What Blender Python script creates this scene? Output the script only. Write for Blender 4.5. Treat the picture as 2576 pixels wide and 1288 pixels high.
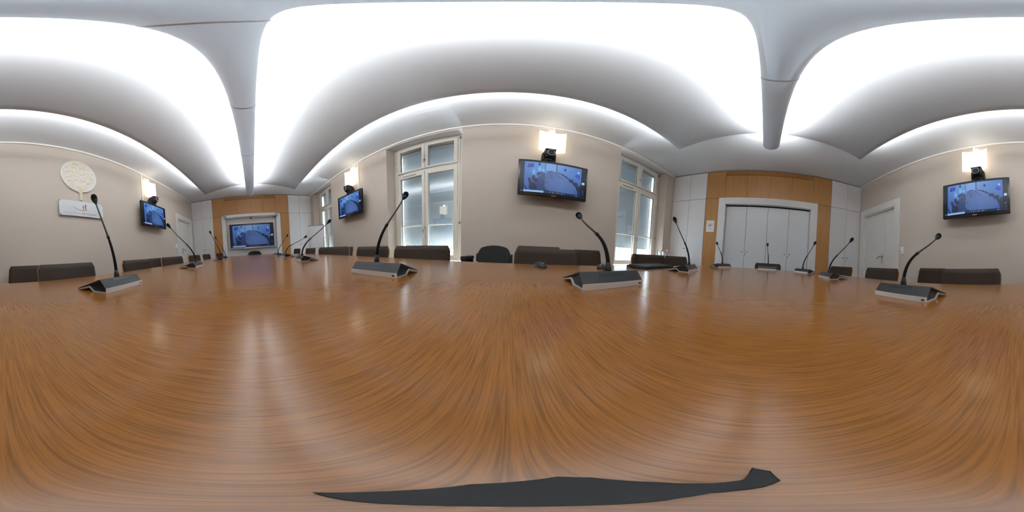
import bpy, bmesh, math, random
import numpy as np
from mathutils import Vector, Matrix

for _o in list(bpy.data.objects):
    bpy.data.objects.remove(_o)
SC = bpy.context.scene
COL = SC.collection
R = math.radians
PI = math.pi
random.seed(7)

# ------------------------------------------------------------------ camera
EYE = 0.84                                    # lens height: 10 cm above the table top
cam_d = bpy.data.cameras.new('camera')
cam = bpy.data.objects.new('camera', cam_d)
COL.objects.link(cam)
cam_d.type = 'PANO'
try:
    cam_d.panorama_type = 'EQUIRECTANGULAR'
except Exception:
    cam_d.cycles.panorama_type = 'EQUIRECTANGULAR'
_a, _b, _c = R(-3.588), R(-1.762), R(-0.982)   # lean of the hand-placed camera
_Rm = Matrix.Rotation(_c, 3, 'Z') @ Matrix.Rotation(_b, 3, 'Y') @ Matrix.Rotation(_a, 3, 'X')
_right, _fwd, _up = _Rm.col[0].copy(), _Rm.col[1].copy(), _Rm.col[2].copy()
_M = Matrix((_right, _up, -_fwd)).transposed().to_4x4()
_M.translation = Vector((0, 0, EYE))
cam.matrix_world = _M
cam_d.clip_start = 0.005
cam_d.clip_end = 200
SC.camera = cam

# ------------------------------------------------------------------ world, lights, exposure
W = bpy.data.worlds.new('daylight')
SC.world = W
W.use_nodes = True
_bg = W.node_tree.nodes['Background']
_bg.inputs[1].default_value = 34.0
_wt = W.node_tree                              # overcast sky over a paler street
_wc = _wt.nodes.new('ShaderNodeTexCoord')
_ws = _wt.nodes.new('ShaderNodeSeparateXYZ')
_wr = _wt.nodes.new('ShaderNodeValToRGB')
_wr.color_ramp.elements[0].position = 0.0
_wr.color_ramp.elements[0].color = (0.30, 0.35, 0.40, 1)
_wr.color_ramp.elements[1].position = 0.25
_wr.color_ramp.elements[1].color = (0.74, 0.88, 1.0, 1)
_wt.links.new(_wc.outputs['Generated'], _ws.inputs[0])
_wt.links.new(_ws.outputs[2], _wr.inputs[0])
_wt.links.new(_wr.outputs[0], _bg.inputs[0])

SC.view_settings.view_transform = 'Standard'
SC.view_settings.look = 'None'
SC.view_settings.gamma = 1.0
SC.view_settings.use_curve_mapping = False
SC.view_settings.exposure = 0.16
SC.cycles.use_denoising = True
SC.cycles.denoising_prefilter = 'ACCURATE'
SC.cycles.max_bounces = 10
SC.cycles.diffuse_bounces = 6
SC.cycles.transparent_max_bounces = 12
SC.cycles.sample_clamp_indirect = 8.0

TROUGH_W, COVE_W = 68.0, 44.0
LAMP_COL = (0.95, 0.985, 1.0)


def strip_light(name, loc, lx, ly, watts, tilt, col=LAMP_COL):
    d = bpy.data.lights.new(name, 'AREA')
    d.shape = 'RECTANGLE'
    d.size, d.size_y = lx, ly
    d.energy = watts
    d.color = col
    o = bpy.data.objects.new(name, d)
    COL.objects.link(o)
    o.location = loc
    o.rotation_euler = (PI + tilt, 0, 0)
    return o


XC = -1.235                                   # middle of the canopy along the room
strip_light('trough_light', (XC, 0.06, 2.524), 6.3, 0.05, TROUGH_W, R(-25))
strip_light('trough_light', (XC, -0.01, 2.524), 6.3, 0.05, TROUGH_W, R(25))
strip_light('cove_light', (XC, 1.20, 2.640), 5.9, 0.05, COVE_W, R(-12))
strip_light('cove_light', (XC, -1.14, 2.640), 5.9, 0.05, COVE_W, R(12))

# ------------------------------------------------------------------ room measures (metres)
Y_WIN, Y_SIGN = 2.10, -2.035
X_L, X_R = -5.446, 3.144                      # fronts of the fitted cupboards
X_LB, X_RB = -5.95, 3.65                      # end walls behind them
H = 2.784


# ------------------------------------------------------------------ mesh helpers
class MB:
    """collects shapes and links them as one mesh object"""

    def __init__(self):
        self.bm = bmesh.new()
        self.mi = 0

    def _faces(self, f):
        for x in f:
            x.material_index = self.mi

    def box(self, x0, x1, y0, y1, z0, z1, bevel=0, seg=2):
        m = Matrix.Translation(((x0 + x1) / 2, (y0 + y1) / 2, (z0 + z1) / 2)) @ Matrix.Diagonal((abs(x1 - x0), abs(y1 - y0), abs(z1 - z0), 1))
        r = bmesh.ops.create_cube(self.bm, size=1, matrix=m)
        fs = set()
        for v in r['verts']:
            fs.update(v.link_faces)
        self._faces(fs)
        if bevel:
            es = set()
            for v in r['verts']:
                es.update(v.link_edges)
            rb = bmesh.ops.bevel(self.bm, geom=list(es), offset=bevel, segments=seg, affect='EDGES', profile=0.6)
            self._faces(rb['faces'])
        return self

    def prism(self, pts, d0, d1, axis='z', bevel=0, seg=2):
        """polygon pts extruded from d0 to d1 along an axis; pts in the two other axes' order (yz, xz, xy)"""
        def P(p, d):
            return {'x': (d, p[0], p[1]), 'y': (p[0], d, p[1]), 'z': (p[0], p[1], d)}[axis]
        a = [self.bm.verts.new(P(p, d0)) for p in pts]
        b = [self.bm.verts.new(P(p, d1)) for p in pts]
        n = len(pts)
        fs = [self.bm.faces.new(a), self.bm.faces.new(list(reversed(b)))]
        for i in range(n):
            fs.append(self.bm.faces.new((a[(i + 1) % n], a[i], b[i], b[(i + 1) % n])))
        self._faces(fs)
        if bevel:
            es = list(set(fs[0].edges) | set(fs[1].edges))
            rb = bmesh.ops.bevel(self.bm, geom=es, offset=bevel, segments=seg, affect='EDGES', profile=0.6)
            self._faces(rb['faces'])
        return self

    def tube(self, pts, rad, n=12, cap=True):
        pts = [Vector(p) for p in pts]
        if not isinstance(rad, (list, tuple)):
            rad = [rad] * len(pts)
        rings = []
        ref = Vector((0.31, 0.22, 0.92)).normalized()
        for i, p in enumerate(pts):
            t = (pts[min(i + 1, len(pts) - 1)] - pts[max(i - 1, 0)]).normalized()
            u = t.cross(ref)
            if u.length < 1e-3:
                u = t.cross(Vector((1, 0, 0)))
            u.normalize()
            v = t.cross(u).normalized()
            rings.append([self.bm.verts.new(p + (u * math.cos(2 * PI * k / n) + v * math.sin(2 * PI * k / n)) * rad[i]) for k in range(n)])
        fs = []
        for a, b in zip(rings, rings[1:]):
            for k in range(n):
                fs.append(self.bm.faces.new((a[k], a[(k + 1) % n], b[(k + 1) % n], b[k])))
        if cap:
            fs.append(self.bm.faces.new(list(reversed(rings[0]))))
            fs.append(self.bm.faces.new(rings[-1]))
        for f in fs:
            f.smooth = True
        self._faces(fs)
        return self

    def lathe(self, prof, n=24, loc=(0, 0, 0), axis='z', cap=True):
        """profile [(radius, height)] turned about an axis"""
        L = Vector(loc)
        def P(r, h, a):
            c, s = r * math.cos(a), r * math.sin(a)
            return L + Vector({'z': (c, s, h), 'y': (c, h, s), 'x': (h, c, s)}[axis])
        rings = [[self.bm.verts.new(P(max(r, 1e-5), h, 2 * PI * k / n)) for k in range(n)] for r, h in prof]
        fs = []
        for a, b in zip(rings, rings[1:]):
            for k in range(n):
                fs.append(self.bm.faces.new((a[k], a[(k + 1) % n], b[(k + 1) % n], b[k])))
        if cap:
            fs.append(self.bm.faces.new(list(reversed(rings[0]))))
            fs.append(self.bm.faces.new(rings[-1]))
        for f in fs:
            f.smooth = True
        self._faces(fs)
        return self

    def loft(self, rows, thick=None, smooth=True):
        """grid of points rows[i][j]"""
        vs = [[self.bm.verts.new(p) for p in r] for r in rows]
        fs = []
        for a, b in zip(vs, vs[1:]):
            for k in range(len(a) - 1):
                fs.append(self.bm.faces.new((a[k], a[k + 1], b[k + 1], b[k])))
        for f in fs:
            f.smooth = smooth
        self._faces(fs)
        return self

    def build(self, name, mat, parent=None, smooth_angle=None):
        bmesh.ops.recalc_face_normals(self.bm, faces=self.bm.faces[:])
        me = bpy.data.meshes.new(name)
        self.bm.to_mesh(me)
        self.bm.free()
        for m in (mat if isinstance(mat, (list, tuple)) else [mat]):
            me.materials.append(m)
        o = bpy.data.objects.new(name, me)
        COL.objects.link(o)
        if parent is not None:
            o.parent = parent
        return o


def tag(o, label=None, cat=None, group=None, kind=None):
    if label: o['label'] = label
    if cat: o['category'] = cat
    if group: o['group'] = group
    if kind: o['kind'] = kind
    return o


def thing(name, label, cat, loc=(0, 0, 0), rz=0.0, group=None):
    o = bpy.data.objects.new(name, None)
    o.empty_display_size = 0.1
    COL.objects.link(o)
    o.location = loc
    o.rotation_euler = (0, 0, rz)
    return tag(o, label, cat, group)


def struct(o):
    o['kind'] = 'structure'
    return o


def copy_tree(o, parent=None):
    c = o.copy()
    COL.objects.link(c)
    if parent is not None:
        c.parent = parent
    for ch in list(o.children):
        copy_tree(ch, c)
    return c


def round_rect(w, h, r, n=5, cx=0, cy=0):
    pts = []
    for (sx, sy, a0) in ((1, 1, 0), (-1, 1, 90), (-1, -1, 180), (1, -1, 270)):
        for k in range(n + 1):
            a = R(a0 + 90 * k / n)
            pts.append((cx + sx * (w / 2 - r) + r * math.cos(a), cy + sy * (h / 2 - r) + r * math.sin(a)))
    return pts


def bez(p0, p1, p2, p3, n):
    out = []
    p0, p1, p2, p3 = map(Vector, (p0, p1, p2, p3))
    for i in range(n + 1):
        t = i / n
        out.append(p0 * (1 - t) ** 3 + p1 * 3 * t * (1 - t) ** 2 + p2 * 3 * t * t * (1 - t) + p3 * t ** 3)
    return out


# ------------------------------------------------------------------ materials
def srgb(r, g, b):
    f = lambda c: (c / 255 / 12.92) if c / 255 <= 0.04045 else ((c / 255 + 0.055) / 1.055) ** 2.4
    return (f(r), f(g), f(b), 1)


def mat(name, col, rough=0.6, spec=0.4, metal=0.0, noise=0.0, nscale=40, bump=0.0, bscale=200, trans=0.0, ior=1.45):
    m = bpy.data.materials.new(name)
    m.use_nodes = True
    nt = m.node_tree
    b = nt.nodes['Principled BSDF']
    b.inputs['Base Color'].default_value = col
    b.inputs['Roughness'].default_value = rough
    b.inputs['Specular IOR Level'].default_value = spec
    b.inputs['Metallic'].default_value = metal
    b.inputs['IOR'].default_value = ior
    b.inputs['Transmission Weight'].default_value = trans
    tc = nt.nodes.new('ShaderNodeTexCoord')
    if noise:
        n = nt.nodes.new('ShaderNodeTexNoise')
        n.inputs['Scale'].default_value = nscale
        n.inputs['Detail'].default_value = 4
        nt.links.new(tc.outputs['Object'], n.inputs['Vector'])
        mx = nt.nodes.new('ShaderNodeMixRGB')
        mx.blend_type = 'MULTIPLY'
        mx.inputs[0].default_value = 1
        rp = nt.nodes.new('ShaderNodeMapRange')
        rp.inputs[3].default_value = 1 - noise
        rp.inputs[4].default_value = 1 + noise
        nt.links.new(n.outputs['Fac'], rp.inputs[0])
        mx.inputs[1].default_value = col
        nt.links.new(rp.outputs[0], mx.inputs[2])
        nt.links.new(mx.outputs[0], b.inputs['Base Color'])
    if bump:
        n2 = nt.nodes.new('ShaderNodeTexNoise')
        n2.inputs['Scale'].default_value = bscale
        nt.links.new(tc.outputs['Object'], n2.inputs['Vector'])
        bp = nt.nodes.new('ShaderNodeBump')
        bp.inputs['Strength'].default_value = bump
        bp.inputs['Distance'].default_value = 0.002
        nt.links.new(n2.outputs['Fac'], bp.inputs['Height'])
        nt.links.new(bp.outputs[0], b.inputs['Normal'])
    return m


def emit_mat(name, col, strength):
    m = bpy.data.materials.new(name)
    m.use_nodes = True
    nt = m.node_tree
    nt.nodes.clear()
    o = nt.nodes.new('ShaderNodeOutputMaterial')
    e = nt.nodes.new('ShaderNodeEmission')
    e.inputs[0].default_value = col
    e.inputs[1].default_value = strength
    nt.links.new(e.outputs[0], o.inputs[0])
    return m


def wood_mat(name, light, dark, along, rough, spec, pore=300.0, length=5.0, contrast=1.0, leaf=None, bump=0.05):
    """oak: fine dark pores drawn out along one object axis, over a slower change of tone"""
    m = bpy.data.materials.new(name)
    m.use_nodes = True
    nt = m.node_tree
    N, L = nt.nodes, nt.links
    b = N['Principled BSDF']
    tc = N.new('ShaderNodeTexCoord')
    def stretched(sc, ln, detail, seed):
        mp = N.new('ShaderNodeMapping')
        s = [sc, sc, sc]
        s['xyz'.index(along)] = ln
        mp.inputs['Scale'].default_value = s
        mp.inputs['Location'].default_value = (seed, seed * 1.7, seed * 0.6)
        L.new(tc.outputs['Object'], mp.inputs['Vector'])
        n = N.new('ShaderNodeTexNoise')
        n.inputs['Scale'].default_value = 1
        n.inputs['Detail'].default_value = detail
        n.inputs['Roughness'].default_value = 0.6
        L.new(mp.outputs[0], n.inputs['Vector'])
        return n
    fine = stretched(pore, length, 3, 3.1)
    mid = stretched(pore * 0.22, length * 0.45, 3, 9.3)
    broad = stretched(pore * 0.012, length * 0.10, 2, 5.7)
    rf = N.new('ShaderNodeValToRGB')
    rf.color_ramp.elements[0].position = 0.36
    rf.color_ramp.elements[0].color = (0, 0, 0, 1)
    rf.color_ramp.elements[1].position = 0.56
    rf.color_ramp.elements[1].color = (1, 1, 1, 1)
    L.new(fine.outputs['Fac'], rf.inputs[0])
    rm = N.new('ShaderNodeMapRange')
    rm.inputs[1].default_value, rm.inputs[2].default_value = 0.3, 0.7
    L.new(mid.outputs['Fac'], rm.inputs[0])
    mix = N.new('ShaderNodeMath'); mix.operation = 'MULTIPLY_ADD'
    mix.inputs[1].default_value = 0.70 * contrast
    L.new(rf.outputs[0], mix.inputs[0])
    m2 = N.new('ShaderNodeMath'); m2.operation = 'MULTIPLY_ADD'
    m2.inputs[1].default_value = 0.25 * contrast
    m2.inputs[2].default_value = 1 - 0.95 * contrast if contrast <= 1 else 0.0
    L.new(rm.outputs[0], m2.inputs[0])
    L.new(m2.outputs[0], mix.inputs[2])
    cr = N.new('ShaderNodeMixRGB')
    cr.inputs[1].default_value = dark
    cr.inputs[2].default_value = light
    L.new(mix.outputs[0], cr.inputs[0])
    rb = N.new('ShaderNodeMapRange')
    rb.inputs[3].default_value, rb.inputs[4].default_value = 0.93, 1.07
    L.new(broad.outputs['Fac'], rb.inputs[0])
    mu = N.new('ShaderNodeMixRGB'); mu.blend_type = 'MULTIPLY'; mu.inputs[0].default_value = 1
    L.new(cr.outputs[0], mu.inputs[1])
    L.new(rb.outputs[0], mu.inputs[2])
    last = mu.outputs[0]
    if leaf:                                    # veneer leaves differ a little in tone
        sx = N.new('ShaderNodeSeparateXYZ')
        L.new(tc.outputs['Object'], sx.inputs[0])
        ad = N.new('ShaderNodeMath'); ad.operation = 'MULTIPLY_ADD'
        ad.inputs[1].default_value = 1 / leaf[1]
        ad.inputs[2].default_value = -leaf[0] / leaf[1] + 40
        L.new(sx.outputs[0], ad.inputs[0])
        fl = N.new('ShaderNodeMath'); fl.operation = 'FLOOR'
        L.new(ad.outputs[0], fl.inputs[0])
        wn = N.new('ShaderNodeTexWhiteNoise'); wn.noise_dimensions = '1D'
        L.new(fl.outputs[0], wn.inputs['W'])
        rr = N.new('ShaderNodeMapRange')
        rr.inputs[3].default_value, rr.inputs[4].default_value = 0.90, 1.06
        L.new(wn.outputs['Value'], rr.inputs[0])
        m3 = N.new('ShaderNodeMixRGB'); m3.blend_type = 'MULTIPLY'; m3.inputs[0].default_value = 1
        L.new(last, m3.inputs[1]); L.new(rr.outputs[0], m3.inputs[2])
        last = m3.outputs[0]
    L.new(last, b.inputs['Base Color'])
    b.inputs['Roughness'].default_value = rough
    b.inputs['Specular IOR Level'].default_value = spec
    if bump:
        bp = N.new('ShaderNodeBump')
        bp.inputs['Strength'].default_value = bump
        bp.inputs['Distance'].default_value = 0.001
        L.new(rf.outputs[0], bp.inputs['Height'])
        L.new(bp.outputs[0], b.inputs['Normal'])
    return m


M = {}
M['wall'] = mat('wall_fabric', srgb(196, 183, 170), 0.9, 0.15, noise=0.03, nscale=120, bump=0.15, bscale=300)
M['ceiling'] = mat('ceiling_paint', srgb(224, 227, 231), 0.85, 0.2, noise=0.012, nscale=60)
M['canopy'] = mat('canopy_paint', srgb(226, 229, 233), 0.8, 0.2, noise=0.012, nscale=60)
M['trim'] = mat('trim_white', srgb(238, 232, 224), 0.5, 0.4)
M['casing'] = mat('casing_white', srgb(226, 222, 216), 0.5, 0.4)
M['frame'] = mat('window_paint', srgb(238, 233, 221), 0.45, 0.4)
M['cabinet'] = mat('cabinet_lacquer', srgb(222, 219, 219), 0.33, 0.45, noise=0.008, nscale=30)
M['centre_door'] = mat('door_lacquer', srgb(234, 238, 241), 0.18, 0.45)
M['portal'] = mat('portal_white', srgb(236, 234, 234), 0.45, 0.4)
M['gap'] = mat('shadow_gap', srgb(84, 72, 64), 0.9, 0.1)
M['carpet'] = mat('carpet', srgb(92, 88, 90), 0.95, 0.05, noise=0.2, nscale=400)
M['table'] = wood_mat('table_oak', srgb(148, 96, 42), srgb(92, 56, 22), 'y', 0.20, 0.45, pore=900, length=20, contrast=0.72, leaf=(-0.42, 1.25), bump=0.0)
M['table_edge'] = wood_mat('table_edge_oak', srgb(186, 132, 78), srgb(128, 82, 42), 'x', 0.35, 0.4, pore=200, length=6)
M['oak'] = wood_mat('panel_oak', srgb(178, 128, 74), srgb(138, 91, 46), 'z', 0.4, 0.4, pore=140, length=2.2, contrast=0.55, bump=0.0)
M['shell'] = wood_mat('chair_shell_oak', srgb(206, 150, 92), srgb(150, 96, 48), 'z', 0.4, 0.4, pore=200, length=5)
M['leather'] = mat('chair_leather', srgb(53, 41, 32), 0.62, 0.35, noise=0.10, nscale=60, bump=0.25, bscale=260)
M['mesh_black'] = mat('black_weave', srgb(44, 44, 44), 0.8, 0.2, noise=0.15, nscale=300, bump=0.3, bscale=600)
M['black'] = mat('black_plastic', srgb(30, 30, 32), 0.38, 0.4)
M['matte'] = mat('matte_black', srgb(34, 34, 36), 0.6, 0.35, bump=0.1, bscale=500)
M['housing'] = mat('housing_grey', srgb(42, 42, 44), 0.48, 0.4, bump=0.08, bscale=800)
M['foam'] = mat('black_foam', srgb(24, 24, 26), 0.9, 0.15, bump=0.5, bscale=900)
M['silver'] = mat('satin_silver', srgb(224, 221, 219), 0.34, 0.5, metal=0.15)
M['chrome'] = mat('chrome', srgb(200, 200, 204), 0.18, 0.5, metal=1.0)
M['steel'] = mat('brushed_steel', srgb(150, 150, 152), 0.35, 0.5, metal=1.0)
M['bezel'] = mat('gloss_black', srgb(18, 18, 20), 0.16, 0.5)
M['pale'] = mat('pale_silver', srgb(214, 204, 202), 0.35, 0.5, metal=0.2)
M['grey'] = mat('grey_plastic', srgb(158, 160, 164), 0.5, 0.4)
M['white'] = mat('white_plastic', srgb(240, 240, 240), 0.4, 0.45)
M['paper'] = mat('paper', srgb(240, 240, 244), 0.8, 0.2)
M['board'] = mat('white_board', srgb(232, 232, 236), 0.3, 0.45)
M['ink'] = mat('grey_ink', srgb(120, 118, 116), 0.8, 0.1)
M['ink_dark'] = mat('dark_ink', srgb(70, 74, 110), 0.8, 0.1)
M['ring_red'] = mat('ring_orange_red', srgb(226, 150, 120), 0.8, 0.1)
M['cream'] = mat('cream_board', srgb(236, 232, 222), 0.5, 0.3)
M['gold'] = mat('pale_gold', srgb(226, 202, 158), 0.5, 0.3)
M['brown'] = mat('brown_print', srgb(150, 118, 92), 0.6, 0.2)
M['acrylic'] = mat('frosted_plate', srgb(226, 228, 230), 0.25, 0.5)
M['gold_text'] = mat('bronze_lettering', srgb(152, 132, 110), 0.6, 0.2)
M['text_light'] = mat('pale_grey_lettering', srgb(192, 186, 182), 0.6, 0.2)
M['liquid'] = mat('clear_gel', (0.9, 0.96, 1.0, 1), 0.05, 0.5, trans=0.9, ior=1.33)
M['lens'] = mat('lens_glass', srgb(14, 14, 22), 0.08, 0.6)
M['shade'] = emit_mat('lit_shade', (1.0, 0.91, 0.74, 1), 2.2)
M['bulb'] = emit_mat('lit_bulb', (1.0, 0.90, 0.74, 1), 6.0)


def glass_mat(name):
    m = bpy.data.materials.new(name)
    m.use_nodes = True
    nt = m.node_tree
    nt.nodes.clear()
    o = nt.nodes.new('ShaderNodeOutputMaterial')
    t = nt.nodes.new('ShaderNodeBsdfTransparent')
    t.inputs[0].default_value = (0.93, 0.96, 0.97, 1)
    g = nt.nodes.new('ShaderNodeBsdfGlossy')
    g.inputs['Roughness'].default_value = 0.02
    f = nt.nodes.new('ShaderNodeLayerWeight')    # facing: the same from both sides of the pane
    p = nt.nodes.new('ShaderNodeMath'); p.operation = 'POWER'; p.inputs[1].default_value = 4.0
    nt.links.new(f.outputs['Facing'], p.inputs[0])
    q = nt.nodes.new('ShaderNodeMath'); q.operation = 'MULTIPLY_ADD'; q.inputs[1].default_value = 0.9; q.inputs[2].default_value = 0.12
    f.inputs[0].default_value = 0.5
    nt.links.new(p.outputs[0], q.inputs[0])
    mx = nt.nodes.new('ShaderNodeMixShader')
    nt.links.new(q.outputs[0], mx.inputs[0])
    nt.links.new(t.outputs[0], mx.inputs[1])
    nt.links.new(g.outputs[0], mx.inputs[2])
    nt.links.new(mx.outputs[0], o.inputs[0])
    return m


def blind_mat(name):
    m = bpy.data.materials.new(name)
    m.use_nodes = True
    nt = m.node_tree
    nt.nodes.clear()
    o = nt.nodes.new('ShaderNodeOutputMaterial')
    d = nt.nodes.new('ShaderNodeBsdfDiffuse')
    d.inputs[0].default_value = (0.25, 0.26, 0.265, 1)
    t = nt.nodes.new('ShaderNodeBsdfTranslucent')
    tc = nt.nodes.new('ShaderNodeTexCoord')
    n = nt.nodes.new('ShaderNodeTexNoise')
    n.inputs['Scale'].default_value = 900
    nt.links.new(tc.outputs['Object'], n.inputs['Vector'])
    rp = nt.nodes.new('ShaderNodeValToRGB')
    rp.color_ramp.elements[0].color = (0.0034, 0.0039, 0.0043, 1)
    rp.color_ramp.elements[1].color = (0.0070, 0.0080, 0.0087, 1)
    nt.links.new(n.outputs['Fac'], rp.inputs[0])
    nt.links.new(rp.outputs[0], t.inputs[0])
    a = nt.nodes.new('ShaderNodeAddShader')
    nt.links.new(d.outputs[0], a.inputs[0])
    nt.links.new(t.outputs[0], a.inputs[1])
    nt.links.new(a.outputs[0], o.inputs[0])
    return m


M['trough'] = mat('trough_white', srgb(226, 229, 232), 0.6, 0.3)
_nt = M['trough'].node_tree                    # thin white sheet: lets some of the lamp's light through
_tl = _nt.nodes.new('ShaderNodeBsdfTranslucent')
_tl.inputs[0].default_value = (0.135, 0.142, 0.148, 1)
_as = _nt.nodes.new('ShaderNodeAddShader')
_nt.links.new(_nt.nodes['Principled BSDF'].outputs[0], _as.inputs[0])
_nt.links.new(_tl.outputs[0], _as.inputs[1])
_nt.links.new(_as.outputs[0], _nt.nodes['Material Output'].inputs[0])
M['glass'] = glass_mat('window_glass')
M['blind'] = blind_mat('screen_fabric')

# ------------------------------------------------------------------ the room shell
b = MB(); b.box(X_LB - 0.1, X_RB + 0.1, Y_SIGN - 0.3, Y_WIN + 0.5, -0.1, 0)
struct(b.build('floor', M['carpet']))
b = MB(); b.box(X_LB - 0.1, X_RB + 0.1, Y_SIGN - 0.3, Y_WIN + 0.6, H, H + 0.12)
ceiling = struct(b.build('ceiling', M['ceiling']))

# windows: middle of each, recess from x0 to x1
WIN = {1: (-4.595, -5.20, -3.90), 2: (-1.307, -1.918, -0.640), 3: (2.245, 1.580, 2.856)}
SILL = 0.56
WALL_T = 0.42
b = MB()
edges = [X_LB]
for k in (1, 2, 3):
    edges += [WIN[k][1], WIN[k][2]]
edges.append(X_RB)
for i in range(0, len(edges), 2):
    b.box(edges[i], edges[i + 1], Y_WIN, Y_WIN + WALL_T, 0, H)
for k in (1, 2, 3):
    b.box(WIN[k][1], WIN[k][2], Y_WIN, Y_WIN + WALL_T, 0, SILL)
struct(b.build('wall_window_side', M['wall']))

# wall with the two doors
DOORS = {1: (-5.18, -4.26), 2: (2.02, 2.97)}
DOOR_H = 1.955
b = MB()
e = [X_LB, DOORS[1][0], DOORS[1][1], DOORS[2][0], DOORS[2][1], X_RB]
for i in (0, 2, 4):
    b.box(e[i], e[i + 1], Y_SIGN - 0.2, Y_SIGN, 0, H)
for i in (1, 3):
    b.box(e[i], e[i + 1], Y_SIGN - 0.2, Y_SIGN, DOOR_H, H)
struct(b.build('wall_door_side', M['wall']))
b = MB(); b.box(X_LB - 0.1, X_LB, Y_SIGN - 0.3, Y_WIN + 0.5, 0, H)
struct(b.build('wall_screen_end', M['wall']))
b = MB(); b.box(X_RB, X_RB + 0.1, Y_SIGN - 0.3, Y_WIN + 0.5, 0, H)
struct(b.build('wall_cupboard_end', M['wall']))

# cable rail under the ceiling along both long walls
b = MB()
b.box(X_L, X_R, Y_WIN - 0.022, Y_WIN, H - 0.040, H - 0.004, 0.004)
b.box(X_L, X_R, Y_WIN - 0.010, Y_WIN - 0.002, H - 0.062, H - 0.052)
struct(b.build('trim_1', M['trim']))
b = MB(); b.box(X_L, X_R, Y_SIGN, Y_SIGN + 0.022, H - 0.040, H - 0.004, 0.004)
struct(b.build('trim_2', M['trim']))
for nm, segs, y0, y1 in (('baseboard_window_side', [(X_L, WIN[1][1]), (WIN[1][2], WIN[2][1]), (WIN[2][2], WIN[3][1]), (WIN[3][2], X_R)], Y_WIN - 0.014, Y_WIN),
                         ('baseboard_door_side', [(-4.10, 1.86)], Y_SIGN, Y_SIGN + 0.014)):
    b = MB()
    for a0, a1 in segs:
        b.box(a0, a1, y0, y1, 0, 0.10, 0.003)
    struct(b.build(nm, M['trim']))

# access hatches flush in the ceiling by the window wall
for i, (hx, hw) in enumerate(((-0.82, 0.40), (2.45, 0.42), (-4.0, 0.42))):
    b = MB()
    b.box(hx - hw / 2, hx + hw / 2, 1.60, 1.98, H - 0.003, H - 0.0005, 0.001)
    struct(b.build('trim_%d' % (3 + i), M['ceiling']))

# ------------------------------------------------------------------ suspended canopy and trough lamp
def canopy_z(y):
    t = (y - 0.03) / 1.245
    return 2.588 + 0.187 * (1 - t * t)

CX0, CX1 = -4.42, 1.95
ys = [0.03 + 1.245 * (-1 + 2 * k / 40) for k in range(41)]
b = MB()
pts = [(y, canopy_z(y)) for y in ys] + [(y, canopy_z(y) + 0.008) for y in reversed(ys)]
b.prism(pts, CX0, CX1, 'x')
can = b.build('ceiling_canopy', M['canopy'])
for p in can.data.polygons:
    p.use_smooth = abs(p.normal.x) < 0.5
tag(can, 'white curved canopy panel hanging under the ceiling along the room', 'ceiling panel')

t = thing('trough_lamp', 'long round bottomed white trough lamp hanging along the middle of the ceiling', 'lamp', (0, 0.027, 0))
b = MB()
outer = [(0.100 * math.cos(R(a)), 2.512 + 0.102 * math.sin(R(a))) for a in range(180, 361, 10)]
inner = [(0.094 * math.cos(R(a)), 2.512 + 0.096 * math.sin(R(a))) for a in range(360, 179, -10)]
b.prism([(-0.100, 2.535)] + outer + [(0.100, 2.535), (0.094, 2.535)] + inner + [(-0.094, 2.535)], -4.48, 1.93, 'x')
o = b.build('trough', M['trough'], t)
for p in o.data.polygons:
    p.use_smooth = abs(p.normal.x) < 0.5
for xx, sgn in ((-4.48, -1), (1.93, 1)):
    b = MB()
    cap = [(-0.100, 2.535)] + outer + [(0.100, 2.535)]
    b.prism(cap, xx, xx + sgn * 0.006, 'x')
    b.build('end_cap', M['canopy'], t)
for xx in (0.79, -0.26, -1.31, -2.37, -3.45):
    b = MB()
    ro = [(0.1025 * math.cos(R(a)), 2.512 + 0.1045 * math.sin(R(a))) for a in range(180, 361, 10)]
    ri = [(0.0995 * math.cos(R(a)), 2.512 + 0.1015 * math.sin(R(a))) for a in range(360, 179, -10)]
    b.prism(ro + ri, xx - 0.008, xx + 0.008, 'x')
    b.build('joint_ring', M['canopy'], t)
for xx in (-4.2, -2.4, -0.3, 1.7):
    b = MB()
    b.tube([(xx, 0, 2.42), (xx, 0, canopy_z(0.027) + 0.002)], 0.0025, 6)
    b.build('suspension_wire', M['steel'], t)

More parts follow.
